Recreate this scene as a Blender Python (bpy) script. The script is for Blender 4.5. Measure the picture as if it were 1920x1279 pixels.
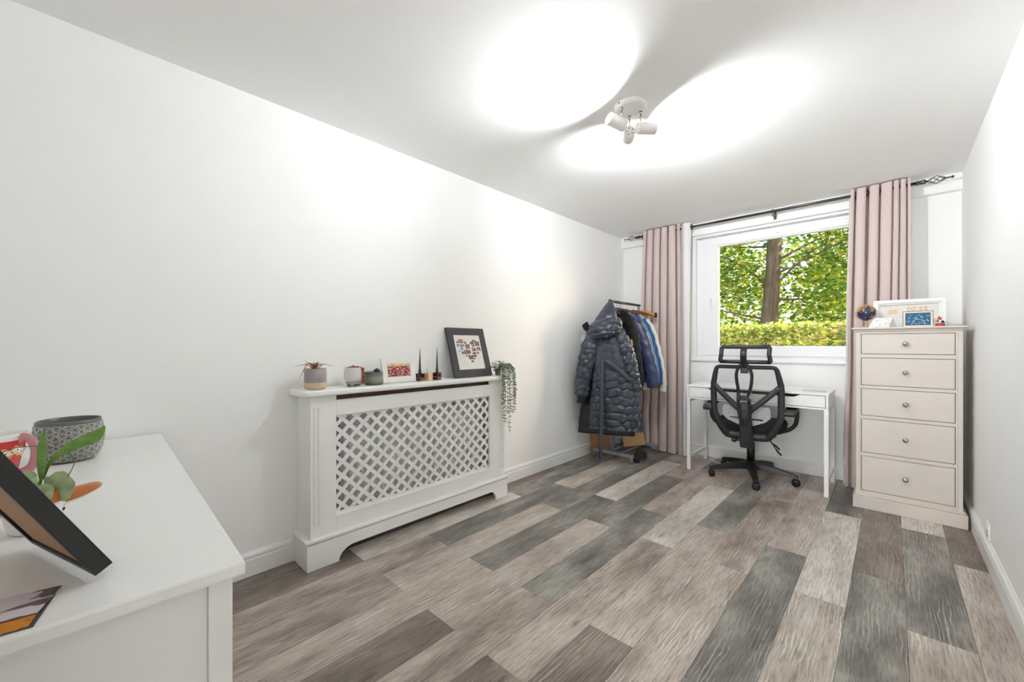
import bpy, bmesh, math, random
import numpy as np
from mathutils import Vector, Matrix, noise

# ------------------------------------------------------------------ scene, camera, light
for o in list(bpy.data.objects): bpy.data.objects.remove(o)
SC = bpy.context.scene
COL = SC.collection
PI = math.pi
random.seed(7)
rng = np.random.RandomState(7)

CAM = (2.238, 0.0, 1.128)
cam = bpy.data.cameras.new('camera'); camo = bpy.data.objects.new('camera', cam); COL.objects.link(camo)
camo.location = CAM
camo.rotation_euler = (PI/2, 0, math.atan2(712, 757))
cam.sensor_width = 36.0; cam.lens = 36.0*757/1920
cam.shift_y = (646-639.5)/1920
cam.clip_start = 0.02; cam.clip_end = 200
SC.camera = camo

SC.view_settings.view_transform = 'Standard'
SC.view_settings.look = 'None'
SC.view_settings.gamma = 1.0
SC.view_settings.use_curve_mapping = False
SC.view_settings.exposure = .9
SC.cycles.max_bounces = 16; SC.cycles.diffuse_bounces = 10     # white room: let the light bounce

w = bpy.data.worlds.new('world'); SC.world = w; w.use_nodes = True
wn = w.node_tree.nodes; wl = w.node_tree.links
bg = wn['Background']
sky = wn.new('ShaderNodeTexSky'); sky.sky_type = 'NISHITA'
sky.sun_disc = False; sky.sun_elevation = math.radians(28); sky.sun_rotation = math.radians(60)
sky.air_density = 1.2; sky.dust_density = 4.0; sky.ozone_density = 0.6
wl.new(sky.outputs[0], bg.inputs[0]); bg.inputs[1].default_value = 0.42

sun = bpy.data.lights.new('sun', 'SUN'); suno = bpy.data.objects.new('sun', sun); COL.objects.link(suno)
sun.energy = 9.0; sun.color = (1.0, .86, .62); sun.angle = math.radians(1.0)
sd = Vector((math.sin(math.radians(62))*math.cos(math.radians(32)), math.cos(math.radians(62))*math.cos(math.radians(32)), math.sin(math.radians(32))))
suno.rotation_euler = sd.to_track_quat('Z', 'Y').to_euler()

LAMP_W = 40.          # each of the three ceiling spot bulbs

# added fill light in an invented hallway behind the camera
hall = bpy.data.lights.new('added_fill_light', 'AREA'); fillo = bpy.data.objects.new('added_fill_light', hall); COL.objects.link(fillo)
hall.shape = 'RECTANGLE'; hall.size = 1.0; hall.size_y = 1.9; hall.energy = 46.0; hall.color = (.95, .975, 1.)
fillo.location = (2.1, -4.4, 1.15); fillo.rotation_euler = (-PI/2, 0, PI)

# ------------------------------------------------------------------ materials
MATS = {}
def nm(name):
    m = bpy.data.materials.new(name); m.use_nodes = True
    return m, m.node_tree.nodes, m.node_tree.links, m.node_tree.nodes['Principled BSDF']
def lin(c):
    return tuple(((x/255.0)/12.92 if x/255.0 <= .04045 else (((x/255.0)+.055)/1.055)**2.4) for x in c)
def mat(name, rgb, rough=.5, metal=0., var=.04, vscale=8., bump=0., bscale=200., coat=0., spec=.5, sheen=0.):
    """Principled paint with a little procedural tone variation and fine relief; rgb is sRGB 0-255."""
    if name in MATS: return MATS[name]
    m, n, l, b = nm(name)
    c = lin(rgb)
    tc = n.new('ShaderNodeTexCoord')
    nz = n.new('ShaderNodeTexNoise'); nz.inputs['Scale'].default_value = vscale; nz.inputs['Detail'].default_value = 3
    l.new(tc.outputs['Object'], nz.inputs['Vector'])
    r = n.new('ShaderNodeValToRGB')
    r.color_ramp.elements[0].position = .3; r.color_ramp.elements[1].position = .7
    r.color_ramp.elements[0].color = (*[max(0, x*(1-var)) for x in c], 1)
    r.color_ramp.elements[1].color = (*[min(1, x*(1+var)) for x in c], 1)
    l.new(nz.outputs['Fac'], r.inputs['Fac']); l.new(r.outputs['Color'], b.inputs['Base Color'])
    b.inputs['Roughness'].default_value = rough; b.inputs['Metallic'].default_value = metal
    b.inputs['Specular IOR Level'].default_value = spec
    b.inputs['Coat Weight'].default_value = coat
    if sheen: b.inputs['Sheen Weight'].default_value = sheen
    if bump:
        n2 = n.new('ShaderNodeTexNoise'); n2.inputs['Scale'].default_value = bscale; n2.inputs['Detail'].default_value = 2
        l.new(tc.outputs['Object'], n2.inputs['Vector'])
        bp = n.new('ShaderNodeBump'); bp.inputs['Strength'].default_value = bump; bp.inputs['Distance'].default_value = .002
        l.new(n2.outputs['Fac'], bp.inputs['Height']); l.new(bp.outputs['Normal'], b.inputs['Normal'])
    MATS[name] = m
    return m

def node(n, typ, **kw):
    x = n.new(typ)
    for k, v in kw.items():
        if k in x.inputs: x.inputs[k].default_value = v
        else: setattr(x, k, v)
    return x
def ramp(n, stops, interp='LINEAR'):
    r = n.new('ShaderNodeValToRGB'); cr = r.color_ramp; cr.interpolation = interp
    while len(cr.elements) < len(stops): cr.elements.new(.5)
    for e, (p, c) in zip(cr.elements, stops): e.position = p; e.color = (*c, 1)
    return r

def plank_mat(name, lo, mid, hi):
    m, n, l, b = nm(name)
    lo, mid, hi = lin(lo), lin(mid), lin(hi)
    tc = n.new('ShaderNodeTexCoord'); oi = n.new('ShaderNodeObjectInfo')
    sc = n.new('ShaderNodeVectorMath'); sc.operation = 'SCALE'; sc.inputs[0].default_value = (31., 57., 13.)
    l.new(oi.outputs['Random'], sc.inputs['Scale'])
    ad = n.new('ShaderNodeVectorMath'); ad.operation = 'ADD'
    l.new(tc.outputs['Object'], ad.inputs[0]); l.new(sc.outputs[0], ad.inputs[1])
    def mapped(s):
        mp = n.new('ShaderNodeMapping'); mp.inputs['Scale'].default_value = s
        l.new(ad.outputs[0], mp.inputs['Vector']); return mp.outputs[0]
    # slow cloudy tone
    a = node(n, 'ShaderNodeTexNoise', Scale=1., Detail=4., Roughness=.6); l.new(mapped((7, 2.2, 1)), a.inputs['Vector'])
    ra = ramp(n, [(.32, lo), (.5, mid), (.68, hi)]); l.new(a.outputs['Fac'], ra.inputs['Fac'])
    # long fibres
    f = node(n, 'ShaderNodeTexNoise', Scale=1., Detail=5., Roughness=.7); l.new(mapped((170, 11, 1)), f.inputs['Vector'])
    rf = ramp(n, [(.36, (.50, .49, .48)), (.5, (1, 1, 1)), (.68, (1.25, 1.24, 1.22))]); l.new(f.outputs['Fac'], rf.inputs['Fac'])
    mu = node(n, 'ShaderNodeMix', data_type='RGBA', blend_type='MULTIPLY'); mu.inputs[0].default_value = .8
    l.new(ra.outputs[0], mu.inputs[6]); l.new(rf.outputs[0], mu.inputs[7])
    # limed cathedral grain
    wv = node(n, 'ShaderNodeTexWave', Scale=1., Distortion=9., Detail=3.); wv.wave_type = 'BANDS'; wv.bands_direction = 'X'
    wv.inputs['Detail Scale'].default_value = 1.2
    l.new(mapped((22, 3.6, 1)), wv.inputs['Vector'])
    rw = ramp(n, [(.0, (0, 0, 0)), (.86, (0, 0, 0)), (.97, (1, 1, 1))]); l.new(wv.outputs['Fac'], rw.inputs['Fac'])
    msk = node(n, 'ShaderNodeTexNoise', Scale=1., Detail=2.); l.new(mapped((11, 3, 1)), msk.inputs['Vector'])
    rm = ramp(n, [(.46, (0, 0, 0)), (.64, (.5, .5, .5))]); l.new(msk.outputs['Fac'], rm.inputs['Fac'])
    mm = n.new('ShaderNodeMath'); mm.operation = 'MULTIPLY'; l.new(rw.outputs[0], mm.inputs[0]); l.new(rm.outputs[0], mm.inputs[1])
    lm = node(n, 'ShaderNodeMix', data_type='RGBA'); l.new(mm.outputs[0], lm.inputs[0]); l.new(mu.outputs[2], lm.inputs[6])
    lm.inputs[7].default_value = (*[min(1, x*1.7+.05) for x in hi], 1)
    # small knots
    vo = node(n, 'ShaderNodeTexVoronoi', Scale=1.); l.new(mapped((7, 2.6, 1)), vo.inputs['Vector'])
    rv = ramp(n, [(.0, (.35, .33, .31)), (.045, (.6, .58, .56)), (.12, (1, 1, 1))]); l.new(vo.outputs['Distance'], rv.inputs['Fac'])
    kn = node(n, 'ShaderNodeMix', data_type='RGBA', blend_type='MULTIPLY'); kn.inputs[0].default_value = .8
    l.new(lm.outputs[2], kn.inputs[6]); l.new(rv.outputs[0], kn.inputs[7])
    l.new(kn.outputs[2], b.inputs['Base Color'])
    b.inputs['Roughness'].default_value = .42; b.inputs['Specular IOR Level'].default_value = .45
    bp = n.new('ShaderNodeBump'); bp.inputs['Strength'].default_value = .25; bp.inputs['Distance'].default_value = .0015
    l.new(f.outputs['Fac'], bp.inputs['Height']); l.new(bp.outputs['Normal'], b.inputs['Normal'])
    return m

def emit_mat(name, rgb, s):
    m, n, l, b = nm(name)
    b.inputs['Base Color'].default_value = (*rgb, 1); b.inputs['Emission Color'].default_value = (*rgb, 1)
    b.inputs['Emission Strength'].default_value = s
    return m
def glass_mat(name, tint=(1, 1, 1), refl=.06):
    m, n, l, b = nm(name); n.remove(b)
    t = n.new('ShaderNodeBsdfTransparent'); t.inputs[0].default_value = (*tint, 1)
    g = n.new('ShaderNodeBsdfGlossy'); g.inputs['Roughness'].default_value = .02
    lw = n.new('ShaderNodeFresnel'); lw.inputs['IOR'].default_value = 1.25
    mx = n.new('ShaderNodeMixShader'); l.new(lw.outputs[0], mx.inputs[0]); l.new(t.outputs[0], mx.inputs[1]); l.new(g.outputs[0], mx.inputs[2])
    l.new(mx.outputs[0], n['Material Output'].inputs[0])
    return m
def mesh_fabric(name, rgb, open_=.6):
    m, n, l, b = nm(name)
    b.inputs['Base Color'].default_value = (*lin(rgb), 1); b.inputs['Roughness'].default_value = .8
    t = n.new('ShaderNodeBsdfTransparent'); mx = n.new('ShaderNodeMixShader'); mx.inputs[0].default_value = open_
    l.new(b.outputs[0], mx.inputs[1]); l.new(t.outputs[0], mx.inputs[2]); l.new(mx.outputs[0], n['Material Output'].inputs[0])
    return m
def leaf_mat(name, stops, trans=.5):
    m, n, l, b = nm(name)
    g = n.new('ShaderNodeNewGeometry')
    r = ramp(n, [(p, lin(c)) for p, c in stops]); l.new(g.outputs['Random Per Island'], r.inputs['Fac'])
    l.new(r.outputs[0], b.inputs['Base Color']); b.inputs['Roughness'].default_value = .45
    tr = n.new('ShaderNodeBsdfTranslucent'); l.new(r.outputs[0], tr.inputs[0])
    mx = n.new('ShaderNodeMixShader'); mx.inputs[0].default_value = trans
    l.new(b.outputs[0], mx.inputs[1]); l.new(tr.outputs[0], mx.inputs[2]); l.new(mx.outputs[0], n['Material Output'].inputs[0])
    return m
def print_mat(name, stops, scale=30., stretch=(1, 1, 1), rough=.3, detail=4.):
    """flat printed picture: blotches of colour"""
    m, n, l, b = nm(name)
    tc = n.new('ShaderNodeTexCoord'); mp = n.new('ShaderNodeMapping'); mp.inputs['Scale'].default_value = stretch
    l.new(tc.outputs['Object'], mp.inputs[0])
    nz = node(n, 'ShaderNodeTexNoise', Scale=scale, Detail=detail, Roughness=.65); l.new(mp.outputs[0], nz.inputs['Vector'])
    r = ramp(n, [(p, lin(c)) for p, c in stops], 'CONSTANT'); l.new(nz.outputs['Fac'], r.inputs['Fac'])
    l.new(r.outputs[0], b.inputs['Base Color']); b.inputs['Roughness'].default_value = rough
    return m

WALL = mat('white wall paint', (247, 247, 246), .75, var=.008, vscale=3, bump=.12, bscale=350)
CEIL = mat('white ceiling paint', (248, 248, 247), .8, var=.008, vscale=2, bump=.1, bscale=250)
GLOSS = mat('white gloss woodwork', (243, 243, 242), .3, var=.006)
UPVC = mat('white window plastic', (243, 244, 245), .3, var=.004)
CREAM = mat('greige chest paint', (213, 204, 195), .45, var=.01)
DRESS = mat('off white dresser lacquer', (234, 233, 231), .33, var=.006)
DESK = mat('white desk lacquer', (243, 243, 242), .32, var=.005)
BLACK = mat('black plastic', (40, 41, 43), .42, var=.05)
BLACK2 = mat('dark black plastic', (24, 24, 25), .4, var=.05)
BLACKFAB = mat('black fabric', (22, 22, 24), .9, var=.1, bump=.3, bscale=900)
DARK = mat('dark gap', (30, 27, 25), .9)
CHROME = mat('brushed nickel', (190, 184, 178), .25, 1.0)
GUN = mat('gunmetal pole', (96, 92, 88), .32, 1.0, var=.1)
GREYM = mat('grey painted steel', (150, 155, 163), .4, .2)
RAWWOOD = mat('raw brown board', (92, 72, 56), .8, var=.15, vscale=20)

# ------------------------------------------------------------------ mesh helpers
class MB:
    def __init__(s): s.v = []; s.f = []; s.sm = []
    def add(s, vs, fs, smooth=False):
        k = len(s.v); s.v += [tuple(v) for v in vs]; s.f += [tuple(i+k for i in f) for f in fs]; s.sm += [smooth]*len(fs); return s
    def box(s, x0, x1, y0, y1, z0, z1):
        return s.add([(x0,y0,z0),(x1,y0,z0),(x1,y1,z0),(x0,y1,z0),(x0,y0,z1),(x1,y0,z1),(x1,y1,z1),(x0,y1,z1)],
              [(3,2,1,0),(4,5,6,7),(0,1,5,4),(1,2,6,5),(2,3,7,6),(3,0,4,7)])
    def obox(s, c, ax, ay, az):
        c = Vector(c); ax = Vector(ax); ay = Vector(ay); az = Vector(az); vs = []
        for k in (-1, 1):
            for (i, j) in ((-1,-1),(1,-1),(1,1),(-1,1)): vs.append(c+ax*i+ay*j+az*k)
        fs = [(3,2,1,0),(4,5,6,7),(0,1,5,4),(1,2,6,5),(2,3,7,6),(3,0,4,7)]
        if ax.cross(ay).dot(az) < 0: fs = [f[::-1] for f in fs]
        return s.add(vs, fs)
    def lathe(s, prof, c=(0,0,0), seg=28, axis=(0,0,1), smooth=True, caps=True):
        """prof: list of (r, h) along axis"""
        q = Vector((0,0,1)).rotation_difference(Vector(axis).normalized()); c = Vector(c); vs = []; fs = []
        for r, h in prof:
            for i in range(seg):
                a = 2*PI*i/seg; vs.append(c+q@Vector((r*math.cos(a), r*math.sin(a), h)))
        for j in range(len(prof)-1):
            for i in range(seg):
                i2 = (i+1) % seg; fs.append((j*seg+i, j*seg+i2, (j+1)*seg+i2, (j+1)*seg+i))
        s.add(vs, fs, smooth)
        if caps:
            k = len(s.v)-len(vs)
            if prof[0][0] > 1e-6: s.f.append(tuple(k+i for i in range(seg))[::-1]); s.sm.append(False)
            if prof[-1][0] > 1e-6: s.f.append(tuple(k+(len(prof)-1)*seg+i for i in range(seg))); s.sm.append(False)
        return s
    def cyl(s, a, b, r, seg=16, r2=None):
        a = Vector(a); b = Vector(b); return s.lathe([(r, 0), (r if r2 is None else r2, (b-a).length)], a, seg, b-a)
    def tube(s, pts, rad, seg=8, closed=False, flat=None, up=None):
        """rad: number or list; flat=(w,h) gives an elliptical/strap section"""
        pts = [Vector(p) for p in pts]; n = len(pts); vs = []; fs = []
        prev = None
        for i, p in enumerate(pts):
            if closed: t = pts[(i+1) % n]-pts[i-1]
            else: t = pts[min(i+1, n-1)]-pts[max(i-1, 0)]
            t.normalize()
            if up is not None: x = Vector(up).cross(t)
            elif prev is None: x = t.orthogonal()
            else: x = prev-t*prev.dot(t)
            if x.length < 1e-6: x = t.orthogonal()
            x.normalize(); y = t.cross(x); prev = x
            r = rad[i] if isinstance(rad, (list, tuple)) else rad
            for k in range(seg):
                a = 2*PI*(k+.5)/seg
                if flat: vs.append(p+x*math.cos(a)*flat[0]*r+y*math.sin(a)*flat[1]*r)
                else: vs.append(p+x*math.cos(a)*r+y*math.sin(a)*r)
        m = n if closed else n-1
        for i in range(m):
            j = (i+1) % n
            for k in range(seg):
                k2 = (k+1) % seg; fs.append((i*seg+k, i*seg+k2, j*seg+k2, j*seg+k))
        s.add(vs, fs, True)
        if not closed:
            k0 = len(s.v)-len(vs)
            s.f.append(tuple(k0+i for i in range(seg))[::-1]); s.sm.append(False)
            s.f.append(tuple(k0+(n-1)*seg+i for i in range(seg))); s.sm.append(False)
        return s
    def prism(s, poly, fn, d0, d1, smooth=False):
        """poly: 2D outline; fn(a,b,d)->xyz"""
        n = len(poly); vs = [fn(a, b, d0) for a, b in poly]+[fn(a, b, d1) for a, b in poly]
        fs = [tuple(range(n))[::-1], tuple(range(n, 2*n))]+[(i, (i+1) % n, n+(i+1) % n, n+i) for i in range(n)]
        return s.add(vs, fs, smooth)
    def grid(s, P, close_u=False, smooth=True):
        """P[i][j] points"""
        ni = len(P); nj = len(P[0]); vs = [p for row in P for p in row]; fs = []
        for i in range(ni-1):
            for j in range(nj if close_u else nj-1):
                j2 = (j+1) % nj; fs.append((i*nj+j, i*nj+j2, (i+1)*nj+j2, (i+1)*nj+j))
        return s.add(vs, fs, smooth)
    def ball(s, c, r, seg=16, rings=10):
        rx, ry, rz = (r, r, r) if not isinstance(r, (tuple, list)) else r
        vs = []; fs = []
        for j in range(1, rings):
            th = PI*j/rings
            for i in range(seg):
                a = 2*PI*i/seg; vs.append((c[0]+rx*math.sin(th)*math.cos(a), c[1]+ry*math.sin(th)*math.sin(a), c[2]-rz*math.cos(th)))
        for j in range(rings-2):
            for i in range(seg):
                i2 = (i+1) % seg; fs.append((j*seg+i, j*seg+i2, (j+1)*seg+i2, (j+1)*seg+i))
        b = len(vs); vs += [(c[0], c[1], c[2]-rz), (c[0], c[1], c[2]+rz)]; o = (rings-2)*seg
        for i in range(seg):
            i2 = (i+1) % seg; fs += [(b, i2, i), (b+1, o+i, o+i2)]
        return s.add(vs, fs, True)
    def build(s, name, m, parent=None, bev=0., seg=2, world=True, origin=None, fix=True):
        me = bpy.data.meshes.new(name)
        off = Vector((0,0,0))
        if origin is not None: off = Vector(origin)
        elif parent is not None and world:
            r = parent
            while r.parent: r = r.parent
            off = Vector(r.location)
        me.from_pydata([tuple(Vector(v)-off) for v in s.v], [], s.f)
        me.polygons.foreach_set('use_smooth', s.sm)
        if bev or fix:
            bm = bmesh.new(); bm.from_mesh(me)
            if fix: bmesh.ops.recalc_face_normals(bm, faces=bm.faces)
            if bev:
                es = [e for e in bm.edges if len(e.link_faces) == 2 and e.calc_face_angle(0) > .5]
                bmesh.ops.bevel(bm, geom=es, offset=bev, segments=seg, affect='EDGES', profile=.5, clamp_overlap=True)
            bm.to_mesh(me); bm.free()
        me.materials.append(m)
        o = bpy.data.objects.new(name, me); COL.objects.link(o)
        if parent is not None: o.parent = parent
        if origin is not None: o.location = origin
        return o

def tag(o, label, cat, group=None):
    o['label'] = label; o['category'] = cat
    if group: o['group'] = group
    return o
def struct(o, label=None):
    o['kind'] = 'structure'
    if label: o['label'] = label
    return o
def thing(name, label, cat, loc=(0,0,0), rz=0., group=None, rot=None):
    o = bpy.data.objects.new(name, None); COL.objects.link(o); o.empty_display_size = .05
    o.location = loc; o.rotation_euler = rot if rot else (0, 0, rz)
    return tag(o, label, cat, group)
def B(name, m, parent, *a, bev=0., world=True, seg=2):
    return MB().box(*a).build(name, m, parent, bev, seg, world)
def smoothpath(pts, n=8):
    """Catmull-Rom through points"""
    P = [Vector(p) for p in pts]; out = []
    for i in range(len(P)-1):
        p0 = P[max(i-1, 0)]; p1 = P[i]; p2 = P[i+1]; p3 = P[min(i+2, len(P)-1)]
        for k in range(n):
            t = k/n
            out.append(.5*((2*p1)+(p2-p0)*t+(2*p0-5*p1+4*p2-p3)*t*t+(3*p1-p0-3*p2+p3)*t**3))
    out.append(P[-1]); return out

# ------------------------------------------------------------------ room shell
XL, XR, YN, YB, H = -0.05, 2.605, -0.95, 4.335, 2.355
YO = 4.60                                       # outer face of the window wall
WX0, WX1, WZ0, WZ1 = .755, 2.235, .985, 2.235   # window opening

fl = struct(MB().box(XL-.1, XR+.1, YN-.1, YO, -.12, -.006).build('floor', DARK, origin=(1.28, 1.7, -.12)), 'floor of grey and taupe limed oak planks')
struct(MB().box(1.45, 2.75, -4.7, YN-.1, -.12, 0).build('floor_added_hallway', mat('grey added hallway carpet', (168, 162, 156), .95), origin=(2.1, -2.8, -.12)), 'grey floor of the added fill light hallway')  # floor of the invented hallway that houses the fill light
T = {
 'D': plank_mat('dark taupe oak', (96, 86, 79), (126, 114, 106), (154, 142, 132)),
 'G': plank_mat('charcoal grey oak', (92, 88, 84), (128, 124, 118), (168, 163, 156)),
 'M': plank_mat('mid taupe oak', (134, 121, 112), (170, 156, 147), (200, 188, 179)),
 'P': plank_mat('pale taupe oak', (154, 142, 132), (184, 172, 162), (208, 198, 189)),
 'L': plank_mat('bleached oak', (178, 169, 160), (206, 198, 189), (226, 220, 213)),
}
# columns run from the skirting on the long wall to the opposite wall; joints (depth) alternate
A = [-.95, -.22, 1.005, 2.233, 3.45, 4.6]; Bj = [-.95, .175, 1.40, 2.632, 3.86, 4.6]; Cj = [-.95, .61, 1.835, 3.065, 4.29, 4.6]
cols = [(-.15, .05, Cj, 'DDDGG'), (.05, .236, A, 'DDLGG'), (.236, .422, Bj, 'MMGPG'), (.422, .608, A, 'MMPGG'),
        (.608, .794, Bj, 'LPGLM'), (.794, .98, A, 'DDPGM'), (.98, 1.166, Bj, 'PMGMD'), (1.166, 1.352, A, 'DDMLM'),
        (1.352, 1.538, Bj, 'DDPGM'), (1.538, 1.724, A, 'PLPMM'), (1.724, 1.91, Bj, 'GGGMM'), (1.91, 2.096, A, 'PPPLG'),
        (2.096, 2.282, Bj, 'GGGDD'), (2.282, 2.468, A, 'MPPGL'), (2.468, 2.66, Cj, 'LPPDD')]
# nearer boards first in every string
for x0, x1, js, tones in cols:
    for k in range(len(js)-1):
        y0, y1 = js[k], js[k+1]
        g = .0006
        cx, cy = (x0+x1)/2, (y0+y1)/2
        MB().box(x0+g, x1-g, y0+g, y1-g, -.006, 0).build('plank', T[tones[k]], fl, origin=(cx, cy, 0)).location = (cx-1.28, cy-1.7, .12)

struct(MB().box(XL-.12, XR+.12, YN-.12, YO, H, H+.1).build('ceiling', CEIL, origin=(1.28, 1.7, H)), 'flat white painted ceiling')
struct(MB().box(XL-.12, XL, YN-.1, YO, -.12, H).build('wall_left', WALL, origin=(XL, 1.7, 0)), 'long plain white wall behind the radiator cover')
struct(MB().box(XR, XR+.12, YN-.1, YO, -.12, H).build('wall_right', WALL, origin=(XR, 1.7, 0)), 'white wall beside the tall chest')
DX0, DX1, DZ = 1.66, 2.54, 2.03  # doorway opening added to let the fill light into the room
struct(MB().box(XL, DX0, YN-.12, YN, -.12, H).box(DX1, XR, YN-.12, YN, -.12, H).box(DX0, DX1, YN-.12, YN, DZ, H).build('wall_near', WALL, origin=(1.28, YN, 0)), 'white wall behind the dresser with an added opening for the fill light')
HX0, HX1, HY0, HY1 = 1.55, 2.65, -4.6, YN-.12  # unseen hallway shell, added only to enclose the fill light
struct(MB().box(HX0-.1, HX0, HY0, HY1, 0, H).build('wall_added_hallway_left', WALL, origin=(HX0, -2.8, 0)), 'white wall of the added fill light hallway'); struct(MB().box(HX1, HX1+.1, HY0, HY1, 0, H).build('wall_added_hallway_right', WALL, origin=(HX1, -2.8, 0)), 'white wall of the added fill light hallway')
struct(MB().box(HX0-.1, HX1+.1, HY0-.1, HY0, 0, H).build('wall_added_hallway_end', WALL, origin=(2.1, HY0, 0)), 'white end wall of the added fill light hallway')
struct(MB().box(HX0-.1, HX1+.1, HY0-.1, HY1, H, H+.1).build('ceiling_added_hallway', CEIL, origin=(2.1, -2.8, H)), 'white ceiling of the added fill light hallway')
wb = MB()
wb.box(XL, WX0, YB, YO, -.12, H); wb.box(WX1, XR, YB, YO, -.12, H)
wb.box(WX0, WX1, YB, YO, -.12, WZ0); wb.box(WX0, WX1, YB, YO, WZ1, H)
struct(wb.build('wall_window', WALL, origin=(1.28, YB, 0)), 'white wall around the window')
struct(MB().box(XL, XR, 4.278, YB, 2.235, H).build('trim_1', WALL, origin=(1.28, 4.3, 2.235), bev=.002), 'shallow white boxing under the ceiling above the window')

dr1 = bpy.data.objects.new('added_door_1', None); COL.objects.link(dr1); dr1.location = (1.64, -.93, 0); struct(dr1, 'white panelled door added to keep fill light off the dresser side')  # unseen open door, added to block fill light from the dresser side
B('added_door_leaf', GLOSS, dr1, 1.605, 1.645, -.945, -.105, .008, 1.99, bev=.002)
for z0, z1 in ((.2, .92), (1.02, 1.85)):
    for y0 in (-.84, -.49):
        B('added_door_panel', GLOSS, dr1, 1.598, 1.6045, y0, y0+.28, z0, z1, bev=.004); B('added_door_panel', GLOSS, dr1, 1.6455, 1.652, y0, y0+.28, z0, z1, bev=.004)
MB().cyl((1.57, -.17, 1.0), (1.68, -.17, 1.0), .008, 12).cyl((1.68, -.17, 1.0), (1.68, -.28, 1.0), .008, 12).cyl((1.57, -.17, 1.0), (1.57, -.28, 1.0), .008, 12).build('added_door_handle', CHROME, dr1)
def skirting(name, fn, a0, a1, label):
    # fn(d, z, a): d = distance from wall
    prof = [(0, 0), (.016, 0), (.016, .078), (.0135, .083), (.0135, .088), (.016, .0905), (.0165, .099), (.013, .107), (.006, .113), (.0045, .118), (0, .118)]
    m = MB(); n = len(prof)
    vs = [fn(d, z, a0) for d, z in prof]+[fn(d, z, a1) for d, z in prof]
    m.add(vs, [(i, (i+1) % n, n+(i+1) % n, n+i) for i in range(n)]+[tuple(range(n)), tuple(range(n, 2*n))[::-1]])
    struct(m.build(name, GLOSS, origin=fn(0, 0, (a0+a1)/2)), label)
skirting('baseboard_left', lambda d, z, a: (XL+d, a, z), YN, .758, 'white moulded skirting before the radiator cover')
skirting('baseboard_left.001', lambda d, z, a: (XL+d, a, z), 2.182, YB, 'white moulded skirting beyond the radiator cover')
skirting('baseboard_right', lambda d, z, a: (XR-d, a, z), YN, YB, 'white moulded skirting along the wall with the socket')
skirting('baseboard_window', lambda d, z, a: (a, YB-d, z), XL+.017, XR-.017, 'white moulded skirting below the window')
skirting('baseboard_near', lambda d, z, a: (a, YN+d, z), XL+.017, DX0, 'white moulded skirting behind the dresser')

# ------------------------------------------------------------------ window
GY = 4.455                                       # glass plane
GX0, GX1, GZ0, GZ1 = .963, 2.06, 1.115, 2.117
win = bpy.data.objects.new('window_1', None); COL.objects.link(win); win.location = (1.49, YB, WZ0); struct(win, 'white plastic casement window looking onto trees and a hedge')
def ring(name, x0, x1, z0, z1, ix0, ix1, iz0, iz1, y0, y1, m=UPVC, bev=.003, parent=win):
    mb = MB()
    mb.prism([(x0, z0), (x1, z0), (ix1, iz0), (ix0, iz0)], lambda a, b, d: (a, d, b), y0, y1)
    mb.prism([(x1, z0), (x1, z1), (ix1, iz1), (ix1, iz0)], lambda a, b, d: (a, d, b), y0, y1)
    mb.prism([(x1, z1), (x0, z1), (ix0, iz1), (ix1, iz1)], lambda a, b, d: (a, d, b), y0, y1)
    mb.prism([(x0, z1), (x0, z0), (ix0, iz0), (ix0, iz1)], lambda a, b, d: (a, d, b), y0, y1)
    return mb.build(name, m, parent, bev)
ring('architrave', WX0-.02, WX1+.02, WZ0-.005, WZ1+.0, WX0+.012, WX1-.012, WZ0+.015, WZ1-.02, YB-.014, YB+.02)
ring('window_frame', WX0, WX1, WZ0, WZ1, WX0+.06, WX1-.06, WZ0+.04, WZ1-.05, 4.405, 4.50)
sash = ring('sash', WX0+.055, WX1-.055, WZ0+.034, WZ1-.044, GX0-.012, GX1+.012, GZ0-.012, GZ1+.012, 4.385, 4.48)
ring('glazing_bead', GX0-.014, GX1+.014, GZ0-.014, GZ1+.014, GX0, GX1, GZ0, GZ1, 4.40, 4.45, parent=sash)
MB().box(GX0-.005, GX1+.005, GY-.002, GY+.002, GZ0-.005, GZ1+.005).build('pane', glass_mat('window glass'), sash)
B('sill', UPVC, win, WX0-.03, WX1+.03, YB-.035, 4.41, WZ0-.022, WZ0+.004, bev=.005)
hd = MB(); hd.box(.888, .908, 4.372, 4.386, 1.53, 1.60); hd.build('handle_plate', UPVC, sash, .003)
MB().box(.893, .904, 4.345, 4.358, 1.47, 1.585).box(.892, .905, 4.35, 4.374, 1.57, 1.588).build('window_handle', UPVC, sash, .003)
MB().box(1.47, 1.476, 4.378, 4.386, 2.152, 2.164).build('vent_clip', mat('grey clip', (170, 170, 170)), sash)

# ------------------------------------------------------------------ radiator cover
FX = .122; rc = thing('radiator_cover', 'long white radiator cover with diamond lattice front against the wall', 'radiator cover', (.05, 1.47, 0))
Y0, Y1 = .779, 2.165; ZT = .866; TOPZ = .897
B('side_panel', GLOSS, rc, XL+.001, FX-.018, Y0, Y0+.018, .0, ZT)
B('side_panel', GLOSS, rc, XL+.001, FX-.018, Y1-.018, Y1, .0, ZT)
LY0, LY1, LZ0, LZ1 = .909, 2.016, .232, .757
SY0, SY1, SZ = .905, 2.035, .838
fp = MB()
fp.box(FX-.018, FX, .833, LY0, .127, ZT)            # stiles
fp.box(FX-.018, FX, LY1, 2.121, .127, ZT)
fp.box(FX-.018, FX, LY0, LY1, .127, LZ0)
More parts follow.
